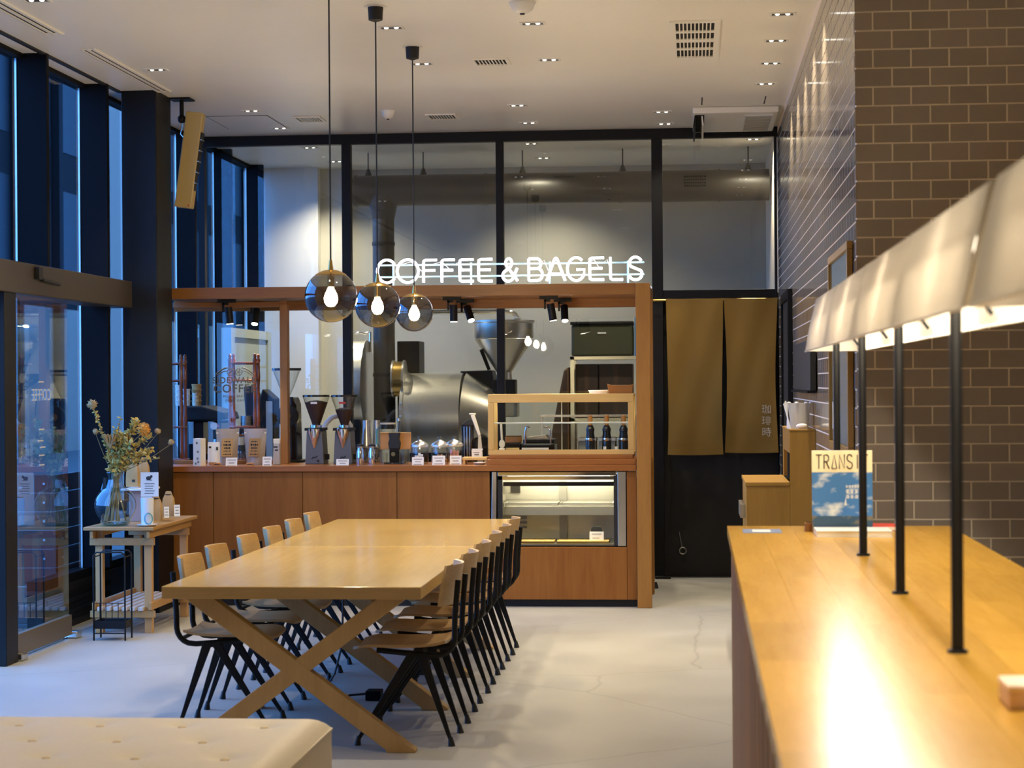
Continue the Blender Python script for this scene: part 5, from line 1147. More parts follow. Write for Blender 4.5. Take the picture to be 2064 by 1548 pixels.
part('body', MB().prism([(-.06, 0), (.07, 0), (.07, .62), (-.02, .70), (-.05, .60)], -.12, .12, 'y'), M['black_steel'], kt, bevel=.01); part('side_panel', MB().box(.01, .062, -.128, -.121, .02, .60), M['plaster_grey'], kt)
# --- tall grinder with glass funnel
Y = 15.15; p = at(588, Y); gr = thing('bulk_grinder', 'tall black coffee grinder with wheel and empty glass funnel hopper', 'grinder', p)
zq = lambda py: za(py, Y, 588) - CZ
part('body', MB().prism([(-.035, 0), (.062, 0), (.055, zq(815)), (.035, zq(800)), (-.03, zq(800))], -.10, .10, 'y'), M['black_gloss'], gr, bevel=.012)
wl_ = part('wheel', MB().cyl((-.01, -.13, zq(838)), (-.01, -.101, zq(838)), .085, n=28), M['black_steel'], gr, smooth=40, bevel=.004)
part('wheel_hub', MB().cyl((-.01, -.150, zq(838)), (-.01, -.131, zq(838)), .03, n=16), M['chrome'], wl_, smooth=40)
part('base', MB().box(-.07, .11, -.16, .12, 0, .02), M['black_steel'], gr, bevel=.004)
part('spout', MB().bar((-.02, -.13, zq(862)), (-.035, -.15, zq(885)), .03, .03).cyl((.05, -.08, zq(870)), (.085, -.08, zq(876)), .008), M['black_steel'], gr)
part('hopper', MB().lathe([(.02, zq(799)), (.03, zq(796)), (.06, zq(778)), (.098, zq(752)), (.108, zq(746))], (-.04, 0, 0), 28), M['glass_jar'], gr, smooth=60)
part('hopper_lid', MB().lathe([(0, zq(742)), (.113, zq(742)), (.115, zq(747)), (0, zq(747))], (-.04, 0, 0), 28), M['black_gloss'], gr, smooth=40)
# --- twin espresso grinders
def grinder(px, lb, fill, badge):
    Y = 14.78; p = at(px, Y); t = thing('espresso_grinder', lb, 'grinder', p, 0, 'espresso grinders on the counter'); z_ = lambda py: za(py, Y, px) - CZ
    part('body', MB().prism([(-.072, 0), (.072, 0), (.058, z_(868)), (-.058, z_(868))], -.085, .11, 'y'), mat('grey_cast_' + lb[:4], (.13, .13, .13), .4, .2), t, bevel=.006)
    part('chrome_cone', MB().lathe([(.004, z_(906)), (.014, z_(900)), (.050, z_(872)), (.054, z_(864)), (.04, z_(862))], (0, -.075, 0), 24), M['chrome'], t, smooth=50)
    part('collar', MB().box(-.072, .068, -.10, .10, z_(867.5), z_(862)), M['black_steel'], t, bevel=.003)
    part('neck', MB().lathe([(.045, z_(862)), (.045, z_(857)), (.03, z_(855)), (0, z_(855))], (0, 0, 0), 20), M['chrome'], t, smooth=40)
    hp_ = part('hopper', MB().lathe([(.030, z_(858)), (.034, z_(850)), (.096, z_(804)), (.100, z_(800))], (0, 0, 0), 28), M['glass_jar'], t, smooth=60)
    zt_ = z_(858 - 52 * fill); r1 = .030 + .064 * fill
    part('beans', MB().lathe([(0, z_(857)), (.028, z_(857)), (r1, zt_), (r1 * .5, zt_ + .012), (0, zt_ + .016)], (0, 0, 0), 24), M['beans'], hp_, smooth=40, kind='stuff')
    part('hopper_lid', MB().lathe([(0, z_(796)), (.100, z_(796)), (.104, z_(800)), (0, z_(800))], (0, 0, 0), 28), M['black_gloss'], hp_, smooth=40)
    bd_ = MB().sheet(lambda u, v: ((u - .5) * .05, -.094 + (.004 if v < .5 else 0), z_(814) + .016 * v), 2, 1, (0, -.001, 0)); part('badge', bd_, M['white_plastic'] if badge == 0 else M['red'], hp_)
    part('emblem', MB().tube([(-.02, -.088, z_(924)), (-.006, -.088, z_(920)), (.006, -.088, z_(922)), (.022, -.088, z_(918))], .0035, 6), M['black_matte'], t)
    part('dial', MB().cyl((.028, -.086, z_(928)), (.028, -.096, z_(928)), .008, n=12), M['black_matte'], t); part('fork', MB().box(.06, .10, -.03, .0, z_(926), z_(915)), M['black_steel'], t, bevel=.004)
    return t
grinder(637, 'left espresso grinder with a hopper full of dark beans', .90, 0); grinder(694, 'right espresso grinder with a half-full hopper and red badge', .62, 1)
p = at(660, 15.05); wp = thing('white_pipe', 'white curved pipe arching behind the two espresso grinders', 'pipe', p)
ppts = [Vector((xa(a, 15.05), 15.05, za(b, 15.05, 660))) - p for a, b in ((645, 934), (646, 890), (650, 868), (657, 853), (668, 842), (681, 838), (696, 842))] 
ppts += [ppts[-1] + Vector((.03, .05, -.06)), ppts[-1] + Vector((.035, .06, -.32))]
part('tube', MB().tube(ppts, .019, 12), M['white_plastic'], wp, smooth=60); part('end_ring', MB().lathe([(.02, 0), (.026, 0), (.026, .01), (.02, .01)], ppts[0] + Vector((0, 0, -.002)), 14), M['silver'], wp)
# --- cups, tumblers
def nested(px, py0, wpx, Y, lb, m):
    p = at(px, Y); hh = za(py0, Y, px) - CZ; r = wpx * K(Y) / 2; t = thing('clear_cup_stack', lb, 'cups', p, 0, 'tall stacks of clear cups'); n = 12
    part('bottom_cup', MB().lathe([(0, hh), (r * .72, hh), (r * .80, hh - .08), (r, .02 + hh * .35), (r * 1.08, hh * .35), (r * 1.04, hh * .33)], (0, 0, 0), 22), m, t, smooth=50)
    for k in range(n): z = hh * .33 - k * hh * .33 / n; part('cup_rim', MB().lathe([(r * .98, z - hh * .33 / n + .001), (r * 1.04, z - hh * .33 / n + .004), (r * 1.08, z - .003), (r * 1.02, z - .0005), (r * .96, z - .004)], (0, 0, 0), 20), m, t, smooth=40)
    return t
M['cup_clear'] = mat('frosted_steel_cup', (.56, .55, .52), .22, .75)
nested(738, 847, 22, 15.0, 'left tall stack of upturned shiny cups behind the tumblers', M['cup_clear']); nested(759, 847, 19, 15.05, 'right tall stack of upturned shiny cups behind the tumblers', M['cup_clear'])
for k, px in enumerate((725, 749)):
    p = at(px, 14.68); t = thing('steel_tumbler', ('left' if k == 0 else 'right') + ' steel jug with black handle and lid in front of the cup stacks', 'jug', p, .0, 'steel jugs')
    part('body', MB().lathe([(0, .001), (.030, .001), (.034, .02), (.030, .09), (.024, .12), (.026, .132), (0, .132)], (0, 0, 0), 22), M['chrome'], t, smooth=50)
    part('lid', MB().lathe([(0, .1325), (.028, .1325), (.027, .145), (.010, .152), (0, .153)], (0, 0, 0), 20), M['black_matte'], t, smooth=40)
    part('handle', MB().tube([(.026, 0, .12), (.048, 0, .115), (.052, 0, .07), (.034, 0, .035)], .005, 8), M['black_matte'], t, smooth=60)
p = at(706, 14.92); t = thing('black_canister', 'dark canister between the right grinder and the steel jugs', 'canister', p)
part('body', MB().lathe([(0, 0), (.03, 0), (.03, .12), (.024, .13), (0, .13)], (0, 0, 0), 18), M['black_gloss'], t, smooth=40); part('lid', MB().lathe([(0, .1305), (.026, .1305), (.026, .142), (0, .145)], (0, 0, 0), 18), M['black_matte'], t, smooth=40)
# --- tablet on a black stand seen from behind
Y = 14.70; p = at(795, Y); z_ = lambda py: za(py, Y, 795) - CZ; tbs = thing('tablet_stand', 'tan leather backed tablet on a black stand facing away from the viewer', 'tablet', p)
part('tablet_back', MB().cbox((.003, .02, (z_(873) + z_(906)) / 2), (.232, .012, z_(873) - z_(906)), rx=-.12), M['tan_leather'], tbs, bevel=.004)
part('top_edge', MB().cbox((.003, .012, z_(872.3)), (.232, .014, .006), rx=-.12), M['oak_light'], tbs)
part('clamp', MB().prism([(-.045, z_(872)), (.045, z_(872)), (.036, z_(884)), (.047, z_(893)), (.040, z_(905)), (-.040, z_(905)), (-.047, z_(893)), (-.036, z_(884))], -.03, .005, 'y'), M['black_matte'], tbs, bevel=.006)
part('column', MB().box(-.038, .038, -.03, .01, .012, z_(905.5)), M['black_gloss'], tbs, bevel=.004)
part('foot_plate', MB().box(-.075, .075, -.06, .07, 0, .0115), M['black_matte'], tbs, bevel=.003)
part('keyhole', MB().cyl((-.008, -.0305, z_(915)), (-.008, -.034, z_(915)), .016, n=16), M['chrome'], tbs, smooth=40)
part('glint', MB().cyl((-.012, -.031, .008), (-.012, -.061, .008), .004, n=8), M['chrome'], tbs)
p = at(803, 14.95); t = thing('clear_bottle', 'clear glass bottle standing behind the tan tablet', 'bottle', p); hh = za(843, 14.95, 803) - CZ
part('body', MB().lathe([(0, .002), (.036, .002), (.037, .16), (.030, .20), (.012, hh - .06), (.011, hh - .015)], (0, 0, 0), 20), M['glass_jar'], t, smooth=60); part('cap', MB().lathe([(0, hh), (.015, hh), (.015, hh - .022), (0, hh - .022)], (0, 0, 0), 14), M['silver'], t, smooth=40)
p = at(781, 15.0); t = thing('glass_pitcher', 'clear glass pitcher with a pale rim behind the left side of the tablet', 'pitcher', p); hh = za(852, 15.0, 781) - CZ
part('body', MB().lathe([(0, .002), (.05, .002), (.055, hh)], (0, 0, 0), 22), M['glass_jar'], t, smooth=60); part('rim', MB().lathe([(.052, hh - .012), (.059, hh - .012), (.059, hh), (.052, hh), (.052, hh - .012)], (0, 0, 0), 22), M['paper_cream'], t); part('handle', MB().tube([(-.054, 0, hh - .03), (-.085, 0, hh - .05), (-.085, 0, hh - .16), (-.054, 0, hh - .19)], .006, 8), M['glass_blue'], t, smooth=60)
p = at(773, 14.62); t = thing('small_glass', 'small clear glass under the left half of the tablet', 'glass', p)
part('body', MB().lathe([(0, .002), (.024, .002), (.028, .085)], (0, 0, 0), 18), M['glass_jar'], t, smooth=60); part('base', MB().lathe([(0, .002), (.022, .002), (.022, .01), (0, .01)], (0, 0, 0), 16), M['glass'], t)
p = at(815, 14.60); t = thing('small_glass', 'small clear glass under the right half of the tablet', 'glass', p)
part('body', MB().lathe([(0, .002), (.026, .002), (.030, .11)], (0, 0, 0), 18), M['glass_jar'], t, smooth=60); part('base', MB().lathe([(0, .002), (.022, .002), (.022, .01), (0, .01)], (0, 0, 0), 16), M['glass'], t)
# --- cookie jars
def jar(px, Y, lb):
    p = at(px, Y); t = thing('glass_jar', lb, 'jar', p, 0, 'lidded glass jars on the counter'); r = .065
    part('jar_body', MB().lathe([(0, .004), (r * .9, .004), (r, .012), (r, .118), (r * .93, .128), (r * .93, .132)], (0, 0, 0), 30), M['glass_jar'], t, smooth=60)
    jl = part('jar_lid', MB().lathe([(r * 1.04, .130), (r * 1.06, .138), (r * .98, .150), (r * .5, .170), (r * .22, .178), (r * .2, .184)], (0, 0, 0), 30), M['jar_lid'], t, smooth=60)
    part('lid_knob', MB().sphere((0, 0, .197), .019, 14, 8, (1, 1, .75)), M['glass_jar'], jl, smooth=80)
    part('lid_seal', MB().lathe([(r * .88, .128), (r * .96, .128), (r * .96, .134), (r * .88, .134), (r * .88, .128)], (0, 0, 0), 30), M['paper_cream'], jl)
    return p
M['jar_lid'] = glass('jar_lid_glass', (.86, .84, .76), 1.5, rough=.3, mul=1.8, base=.5)
pj = [jar(845, 14.62, 'left lidded glass jar holding white sachets'), jar(886, 14.62, 'middle lidded glass jar holding brown rusks'), jar(915, 14.78, 'right lidded glass jar with orange packets, behind the middle one')]
for k, (dx, dz, w_) in enumerate(((-.02, 0, .03), (.012, .001, .026), (-.005, .002, .02))):
    t = thing('sachet', ('front white sachet', 'tall white sachet', 'rear white sachet')[k] + ' inside the left glass jar', 'sachet', pj[0] + Vector((dx, -.02 + .018 * k, .005)))
    part('packet', MB().box(-w_ / 2, w_ / 2, -.004, .004, 0, .055 + .008 * k), M['paper'], t, bevel=.002); part('crimp', MB().box(-w_ / 2, w_ / 2, -.0012, .0012, .055 + .008 * k, .063 + .008 * k), M['white_plastic'], t)
for k in range(6):
    a = k * 1.05; q_ = pj[1] + Vector((.028 * math.cos(a), .028 * math.sin(a), .022 + .013 * (k % 3)))
    t = thing('rusk', ('lowest curved brown rusk at the right', 'second curved brown rusk at the back', 'upper curved brown rusk at the back', 'low curved brown rusk at the left', 'front curved brown rusk', 'top curved brown rusk at the front')[k] + ' of the middle glass jar', 'rusk', q_, a, 'rusks in the middle jar')
    part('slice', MB().tube([(-.024, 0, -.006), (-.012, 0, .014), (.008, 0, .02), (.024, 0, .004)], .010, 8, flat=.6), M['cookie'], t, smooth=60); part('crust', MB().tube([(-.025, 0, -.002), (-.012, 0, .020), (.009, 0, .026), (.026, 0, .008)], .0045, 6), M['burlap'], t, smooth=60)
for k in range(3):
    t = thing('orange_packet', ('left', 'middle', 'right')[k] + ' orange-pink packet in the right glass jar', 'packet', pj[2] + Vector((-.022 + .022 * k, -.015 + .01 * k, .005)))
    part('packet', MB().box(-.010, .010, -.004, .004, 0, .10 - .006 * k), M['pink'], t, bevel=.002); part('band', MB().box(-.0102, .0102, -.0045, .0045, .03, .05), M['paper_cream'], t)
place_card(842, 921, 941, 24, 14.50, 'white price card in front of the left glass jar'); place_card(884, 918, 941, 26, 14.50, 'cream price card in front of the middle glass jar'); place_card(918, 918, 941, 24, 14.56, 'cream price card in front of the right glass jar')
# --- utensil jug, cake lifter, riser with card box and plate
p = at(942, 14.95); t = thing('utensil_jug', 'clear ribbed jug with a dark slanted lid beside the pastry case', 'jug', p); hh = za(857, 14.95, 942) - CZ
part('body', MB().lathe([(0, .003), (.045, .003), (.05, hh)], (0, 0, 0), 20), M['glass_smoke'], t, smooth=60)
part('lid', MB().prism([(-.052, hh), (.05, hh), (.05, hh + .012), (.03, hh + .05), (.0, hh + .04)], -.045, .045, 'y'), M['black_matte'], t, bevel=.004)
for x in (-.02, .0, .02): part('rib', MB().cyl((x, -.048, .02), (x * 1.1, -.051, hh - .01), .003, n=6), M['silver'], t)
p = at(962, 14.85); t = thing('cake_lifter', 'cream-handled lifter leaning diagonally beside the pastry case', 'utensil', p)
a_ = Vector((xa(952, 14.85), 14.85, za(836, 14.85, 955))) - p; b_ = Vector((xa(966, 14.85), 14.85, za(878, 14.85, 955))) - p
part('handle', MB().bar(a_, b_, .016, .032, .012, .020, side=(0, 1, 0)), M['paper_cream'], t, bevel=.004); part('crossbar', MB().cbox(a_ + Vector((0, 0, .006)), (.05, .014, .012)), M['paper_cream'], t, bevel=.003)
part('blade', MB().bar(b_, Vector((.02, 0, .005)), .004, .02, .003, .045, side=(0, 1, 0)), M['silver'], t)
p = at(958, 14.66); rr_ = thing('oak_riser', 'low oak riser beside the pastry case', 'stand', p)
part('top', MB().box(-.092, .092, -.08, .08, .030, .052), M['oak_light'], rr_, bevel=.003)
for s in (-1, 1): part('side', MB().box(s * .08 - .008, s * .08 + .008, -.075, .075, 0, .0295), M['oak_light'], rr_)
p = at(960, 14.66, CZ + .052); t = thing('card_box', 'small white printed box on the oak riser', 'box', p, .1)
part('box', MB().box(-.038, .038, -.02, .02, 0, .052), M['paper'], t, bevel=.001); part('lid', MB().box(-.036, .046, -.022, .022, .0525, .06), M['white_plastic'], t); part('print', MB().box(-.025, .02, -.0212, -.0202, .030, .036).box(-.018, .016, -.0212, -.0202, .012, .024), M['ink_soft'], t, kind='stuff')
p = at(966, 14.50); t = thing('white_dish', 'low white dish in front of the oak riser', 'dish', p)
part('dish', MB().lathe([(0, .004), (.025, .004), (.045, .016), (.047, .017), (.03, .0), (0, 0)], (0, 0, 0), 22), M['white_plastic'], t, smooth=50); part('sugar', MB().sphere((0, 0, .012), .028, 12, 6, (1, 1, .35)), M['paper'], t, smooth=60)
# --- pastry case
Y0, Y1 = 14.50, 14.92; X0, X1 = xa(983, Y0), xa(1277, Y0); Zb = 1.105; Zt = za(794, Y0, 1130)
pl = thing('case_plinth', 'reddish timber plinth under the glass pastry case', 'plinth', ((X0 + X1) / 2, 14.7, CZ))
part('board', MB().box(X0 + .0, XPOST0 - .006, 14.40, 15.0, CZ, CZ + .042), M['counter_top'], pl, world=True, bevel=.003); part('upper_board', MB().box(X0 + .01, XPOST0 - .03, 14.46, 14.98, CZ + .0425, 1.104), M['counter_top'], pl, world=True, bevel=.003)
pc_ = thing('pastry_case', 'pale oak framed glass pastry case on the counter', 'display case', ((X0 + X1) / 2, 14.7, Zb))
fw = .042
part('top_front', MB().box(X0, X1, Y0, Y0 + .03, Zt - .062, Zt), M['oak_light'], pc_, world=True, bevel=.002)
part('bottom_front', MB().box(X0, X1, Y0, Y0 + .03, Zb, Zb + .036), M['oak_light'], pc_, world=True, bevel=.002)
for x in (X0, X1 - fw): part('front_upright', MB().box(x, x + fw, Y0, Y0 + .03, Zb + .037, Zt - .063), M['oak_light_z'], pc_, world=True, bevel=.002)
part('top_board', MB().box(X0, X1, Y0 + .031, Y1, Zt - .018, Zt), M['oak_light'], pc_, world=True, bevel=.002); part('floor_board', MB().box(X0, X1, Y0 + .031, Y1, Zb, Zb + .018), M['oak_light'], pc_, world=True)
for x in (X0, X1 - .03): 
    part('rear_upright', MB().box(x, x + .03, Y1 - .03, Y1, Zb + .019, Zt - .019), M['oak_light_z'], pc_, world=True)
    part('side_pane', MB().box(x + .012, x + .016, Y0 + .032, Y1 - .032, Zb + .019, Zt - .019), M['glass'], pc_, world=True)
zsf = za(852, 14.62, 1130)
part('glass_shelf', MB().box(X0 + .03, X1 - .03, Y0 + .085, Y1 - .04, zsf - .006, zsf), mat('bright_shelf', (.75, .76, .70), .2), pc_, world=True)
part('front_pane', MB().box(X0 + fw, X1 - fw, Y0 + .012, Y0 + .016, Zb + .037, Zt - .063), M['glass'], pc_, world=True)
part('centre_rod', MB().box(xa(1132, Y1) - .004, xa(1132, Y1) + .004, Y1 - .02, Y1 - .012, Zb + .019, Zt - .019), M['silver'], pc_, world=True)
light('case_light', 'AREA', (0, .12, Zt - Zb - .03), 1.2, (1, .9, .7), pc_, shape='RECTANGLE', size=.9, size_y=.03)
p = at(1010, 14.58, Zb + .037); t = thing('white_spatula', 'cream spatula standing upright inside the pastry case at left', 'utensil', Vector((xa(1011, 14.545), 14.545, Zb + .0185)))
part('blade', MB().sphere((0, 0, .06), .022, 14, 8, (1, .2, 1.5)), M['paper_cream'], t, smooth=60); part('handle', MB().cyl((0, 0, .09), (-.006, 0, .21), .0085, n=10), M['paper_cream'], t, smooth=40); part('foot', MB().box(-.022, .022, -.012, .012, 0, .03), M['paper_cream'], t, bevel=.004)
for k, (px, w_) in enumerate(((1032, .10), (1078, .20))):
    p = Vector((xa(px, 14.66), 14.66, Zb + .0185)); t = thing('paper_label', ('yellow', 'long cream')[k] + ' label strip on the floor of the pastry case', 'label', p)
    part('strip', MB().box(-w_ / 2, w_ / 2, -.004, .004, 0, .028), M['paper_cream'] if k else mat('yellow_label', (.75, .55, .2), .6), t); part('print', MB().box(-w_ / 3, w_ / 3, -.0048, -.0042, .010, .014), M['ink_soft'], t)
for k in range(2):
    p = Vector((xa((1218, 1241)[k], 14.66), 14.66, Zb + .0185)); t = thing('tent_card', ('left', 'right')[k] + ' little cream tent card on the floor of the pastry case', 'card', p)
    part('front_leaf', MB().bar((0, -.012, .0005), (0, 0, .035), .022, .001, side=(1, 0, 0)), M['paper_cream'], t); part('rear_leaf', MB().bar((0, .012, .0005), (0, .001, .035), .022, .001, side=(1, 0, 0)), M['paper_cream'], t)
p = Vector((xa(1209, 14.7), 14.7, Zt)); t = thing('white_tray', 'white tray resting on top of the pastry case', 'tray', p)
part('tray', MB().lathe([(0, .002), (.07, .002), (.082, .022), (.085, .022), (.075, 0), (0, 0)], (0, 0, 0), 24).xf(Matrix.Diagonal((1, .7, 1))), M['white_plastic'], t, smooth=40); part('rim', MB().tube([(.084 * math.cos(a), .059 * math.sin(a), .023) for a in [2 * PI * k / 24 for k in range(24)]], .003, 6, closed=True), M['white_plastic'], t, smooth=60)
p = Vector((xa(1251, 14.72), 14.72, Zt)); t = thing('brown_basket', 'brown paper basket with raised corners on top of the pastry case', 'basket', p)
part('basket', MB().prism([(-.085, .0), (.085, .0), (.095, .07), (.06, .058), (-.06, .058), (-.098, .072)], -.07, .07, 'y'), M['canopy_wood'], t, bevel=.003); part('liner', MB().box(-.07, .07, -.06, .06, .0585, .062), M['kraft'], t)
# --- panini grill, toaster, taps on the back bar
Y = 15.72; p = Vector((xa(1088, Y), Y, .90)); t = thing('panini_grill', 'black panini grill with chrome lever handles behind the pastry case', 'grill', p); z_ = lambda py: za(py, Y, 1088) - .90
part('base', MB().box(-.13, .125, -.16, .16, 0, z_(895)), M['black_gloss'], t, bevel=.008); part('lid', MB().box(-.125, .12, -.15, .15, z_(893), z_(884)), M['black_steel'], t, bevel=.01); part('top_plate', MB().prism([(-.10, z_(883.5)), (.075, z_(883.5)), (.05, z_(876)), (-.09, z_(880))], -.12, .12, 'y'), M['silver'], t)
for s, a, b in ((-1, 1062, 1066), (1, 1112, 1104)): part('lever', MB().tube([(xa(a, Y) - p.x, -.17, z_(893)), (xa(a, Y) - p.x, -.18, z_(868)), (xa((a + b) / 2, Y) - p.x, -.18, z_(860)), (xa(b, Y) - p.x + s * -.02, -.18, z_(859))], .008, 8), M['chrome'], t, smooth=60)
part('handle', MB().cyl((-.1, -.19, z_(897)), (.1, -.19, z_(897)), .012, n=10), M['black_matte'], t, smooth=40)
p = Vector((xa(1034, Y), Y, .90)); t = thing('toaster', 'black two-slot toaster with brown slices left of the grill', 'toaster', p)
part('body', MB().box(-.085, .075, -.12, .12, 0, z_(893)), M['black_gloss'], t, bevel=.012); part('lever', MB().box(-.01, .012, -.135, -.121, z_(910), z_(905)), M['silver'], t); part('slot', MB().box(-.07, .06, -.03, -.01, z_(893), z_(893) + .003).box(-.07, .06, .02, .04, z_(893), z_(893) + .003), M['vent_dark'], t)
for k, dy in enumerate((-.02, .03)):
    t2 = thing('bread_slice', ('front', 'rear')[k] + ' brown bread slice sticking out of the toaster', 'bread', p + Vector((.02 * k - .01, dy, z_(893) + .0035)))
    part('slice', MB().box(-.055, .055, -.006, .006, 0, .05), M['cookie'], t2, bevel=.004); part('crust', MB().box(-.055, .055, -.0065, .0065, .05, .056), M['burlap'], t2, bevel=.002)
for k, px in enumerate((1189, 1222, 1256)):
    Yk = 15.3; p = Vector((xa(px, Yk), Yk, CZ - .13)); hh = za(857, Yk, px) - p.z
    t = thing('beer_tap', ('left', 'middle', 'right')[k] + ' dark cylindrical tap with an orange top behind the pastry case', 'tap', p, 0, 'dark taps behind the pastry case')
    part('cylinder', MB().lathe([(0, 0), (.036, 0), (.036, hh - .10), (.030, hh - .06), (.034, hh - .03), (.02, hh), (0, hh)], (0, 0, 0), 20), M['glass_smoke_solid'] if 'glass_smoke_solid' in M else M['black_gloss'], t, smooth=50)
    part('top_handle', MB().lathe([(.014, hh), (.020, hh + .02), (.018, hh + .075), (0, hh + .08)], (0, 0, 0), 14), M['tan_leather'], t, smooth=50)
    part('chrome_band', MB().lathe([(.0365, hh - .12), (.038, hh - .115), (.038, hh - .105), (.0365, hh - .10)], (0, 0, 0), 20), M['chrome'], t, smooth=40)
tp = thing('tap_shelf', 'dark shelf carrying the taps behind the pastry case', 'shelf', (xa(1222, 15.3), 15.3, CZ - .18))
part('board', MB().box(xa(1150, 15.3), XPOST0 + .015, 15.1, 15.44, CZ - .16, CZ - .131), M['black_steel'], tp, world=True); part('support', MB().box(xa(1150, 15.3), XPOST0 + .015, 15.3, 15.44, 0, CZ - .161), M['black_matte'], tp, world=True)
p = Vector((xa(1149, Y), Y, .90)); t = thing('clear_jug', 'small clear jug between the grill and the taps', 'jug', p)
part('body', MB().lathe([(0, .002), (.03, .002), (.034, .12)], (0, 0, 0), 18), M['glass_jar'], t, smooth=60); part('handle', MB().tube([(.033, 0, .10), (.055, 0, .095), (.055, 0, .04), (.033, 0, .03)], .004, 6), M['glass_jar'], t, smooth=60)
# steel shelf bar seen through the pastry case
Yh = 16.1; t = thing('wall_shelf', 'thin pale shelf bar running behind the taps', 'shelf', (xa(1190, Yh), Yh, za(838, Yh, 1190)))
part('board', MB().box(xa(1090, Yh), xa(1282, Yh), Yh - .08, Yh + .08, za(840, Yh, 1190), za(836, Yh, 1190)), M['silver'], t, world=True)
for px in (1092, 1280): part('bracket', MB().box(xa(px, Yh) - .008, xa(px, Yh) + .008, Yh - .02, Yh + .02, .90, za(840.2, Yh, 1190)), M['silver'], t, world=True)
# --- card inside the refrigerated display
p = Vector((xa(1200, 14.50), 14.53, fz0 + .0325)); t = thing('tray_sign', 'white card leaning on a small black holder inside the refrigerated display', 'card', p)
part('holder', MB().prism([(-.045, 0), (.045, 0), (.04, .085), (.025, .10), (-.03, .10), (-.042, .085)], .012, .05, 'y'), M['black_matte'], t, bevel=.004); part('card', MB().box(-.052, .052, 0, .004, 0, .062), M['paper'], t); part('printed_lines', MB().box(-.035, .035, -.001, -.0002, .042, .047).box(-.03, .02, -.001, -.0002, .012, .016), M['ink_soft'], t, kind='stuff')
# --- little black door stop by the post
p = PZ(1322, 1186, 0); t = thing('door_stop', 'small black door stop on the floor right of the counter post', 'door stop', p)
part('cone', MB().lathe([(0, 0), (.022, 0), (.014, .03), (.009, .05), (0, .052)], (0, 0, 0), 14), M['black_matte'], t, smooth=40); part('base', MB().box(-.07, -.02, -.02, .02, 0, .006), M['white_plastic'], t)
p = PZ(1335, 1166, 0); t = thing('floor_closer', 'black floor closer at the foot of the black door', 'hinge', p)
part('plate', MB().box(-.06, .07, -.05, .03, 0, .02), M['black_steel'], t, bevel=.004); part('pivot', MB().cyl((.03, 0, .02), (.03, 0, .04), .02, n=12), M['black_steel'], t, smooth=40)
# ================================================================== ROASTERY BEHIND THE GLASS
YR = 18.0; k_ = YR * 1.0 / 4000
def rp(px, py, Y=YR): return PY(px, py, Y)
dc = thing('black_duct', 'thick black exhaust duct hung under the roastery ceiling with a vertical drop', 'duct', (rp(1100, 381).x, YR, 3.39))
zc = rp(1000, 381).z
xl_, xr_ = rp(716, 381).x, XR - .02
part('main_duct', MB().cyl((xl_, YR, zc), (xr_, YR, zc), .142, n=28), M['duct'], dc, world=True, smooth=40)
vxd = rp(773, 500).x
part('drop_duct', MB().cyl((vxd, YR, 1.22), (vxd, YR, zc - .10), .100, n=24), M['duct'], dc, world=True, smooth=40)
part('tee_cone', MB().cyl((vxd, YR, zc - .26), (vxd, YR, zc - .05), .102, .15, 24), M['duct'], dc, world=True, smooth=40)
part('end_cap', MB().lathe([(0, 0), (.148, 0), (.148, .03), (0, .03)], (0, 0, 0), 24).xf(Matrix.Translation((xl_ - .01, YR, zc)) @ Matrix.Rotation(PI / 2, 4, 'Y')), M['duct'], dc, world=True, smooth=40)
for px in (980, 1250, 1450): part('joint_band', MB().cyl((rp(px, 381).x - .012, YR, zc), (rp(px, 381).x + .012, YR, zc), .147, n=28), M['duct'], dc, world=True, smooth=40)
for z in (2.9, 2.2, 1.7): part('joint_band', MB().cyl((vxd, YR, z), (vxd, YR, z + .03), .106, n=24), M['black_steel'], dc, world=True, smooth=40)
for px in (742, 853, 1053, 1255, 1508):
    x = rp(px, 330).x
    part('hanger_rod', MB().cyl((x, YR, zc + .16), (x, YR, H), .006, n=6), M['black_steel'], dc, world=True)
    part('hanger_clamp', MB().cyl((x, YR, zc + .135), (x, YR, zc + .20), .035, .012, 10), M['black_steel'], dc, world=True)
for px, py, lb in ((625, 297, 'roastery downlight left of the first mullion, nearer'), (678, 325, 'roastery downlight left of the first mullion, farther'), (1070, 289, 'roastery downlight right of the second mullion, nearer'), (1095, 318, 'roastery downlight right of the second mullion, farther'), (1518, 280, 'roastery downlight in the right pane')):
    p = PZ(px, py, H); downlight(p.x, min(p.y, 19.0), lb, e=P_ROAST / 30, cone=125)
# roaster
ro = thing('coffee_roaster', 'large stainless drum coffee roaster with a funnel hopper behind the glass', 'coffee roaster', (rp(930, 800).x, YR, 0))
zt_ = rp(900, 752).z; R_ = .43; zc_ = zt_ - R_
xa_, xb_, xc_ = rp(824, 800).x, rp(935, 800).x, rp(1000, 800).x
part('drum', MB().cyl((xa_, YR, zc_), (xb_, YR, zc_), R_, n=48), M['brushed'], ro, world=True, smooth=40)
part('drum_cone', MB().cyl((xb_, YR, zc_), (xc_, YR, zc_ - .02), R_, R_ * .62, 48), M['brushed'], ro, world=True, smooth=40)
part('drum_ring', MB().cyl((xa_ - .03, YR, zc_), (xa_ - .001, YR, zc_), R_ + .012, n=48), M['silver'], ro, world=True, smooth=40)
for k in range(10): a = .3 + k * .27; part('rivet', MB().sphere((xa_ - .012, YR - (R_ + .012) * math.cos(a - .2), zc_ + (R_ + .012) * math.sin(a - .2)), .009, 8, 6), M['chrome'], ro, world=True)
part('stand', MB().box(xa_ + .05, xc_ - .05, YR - .32, YR + .32, 0, zc_ - .15), M['black_steel'], ro, world=True, bevel=.01)
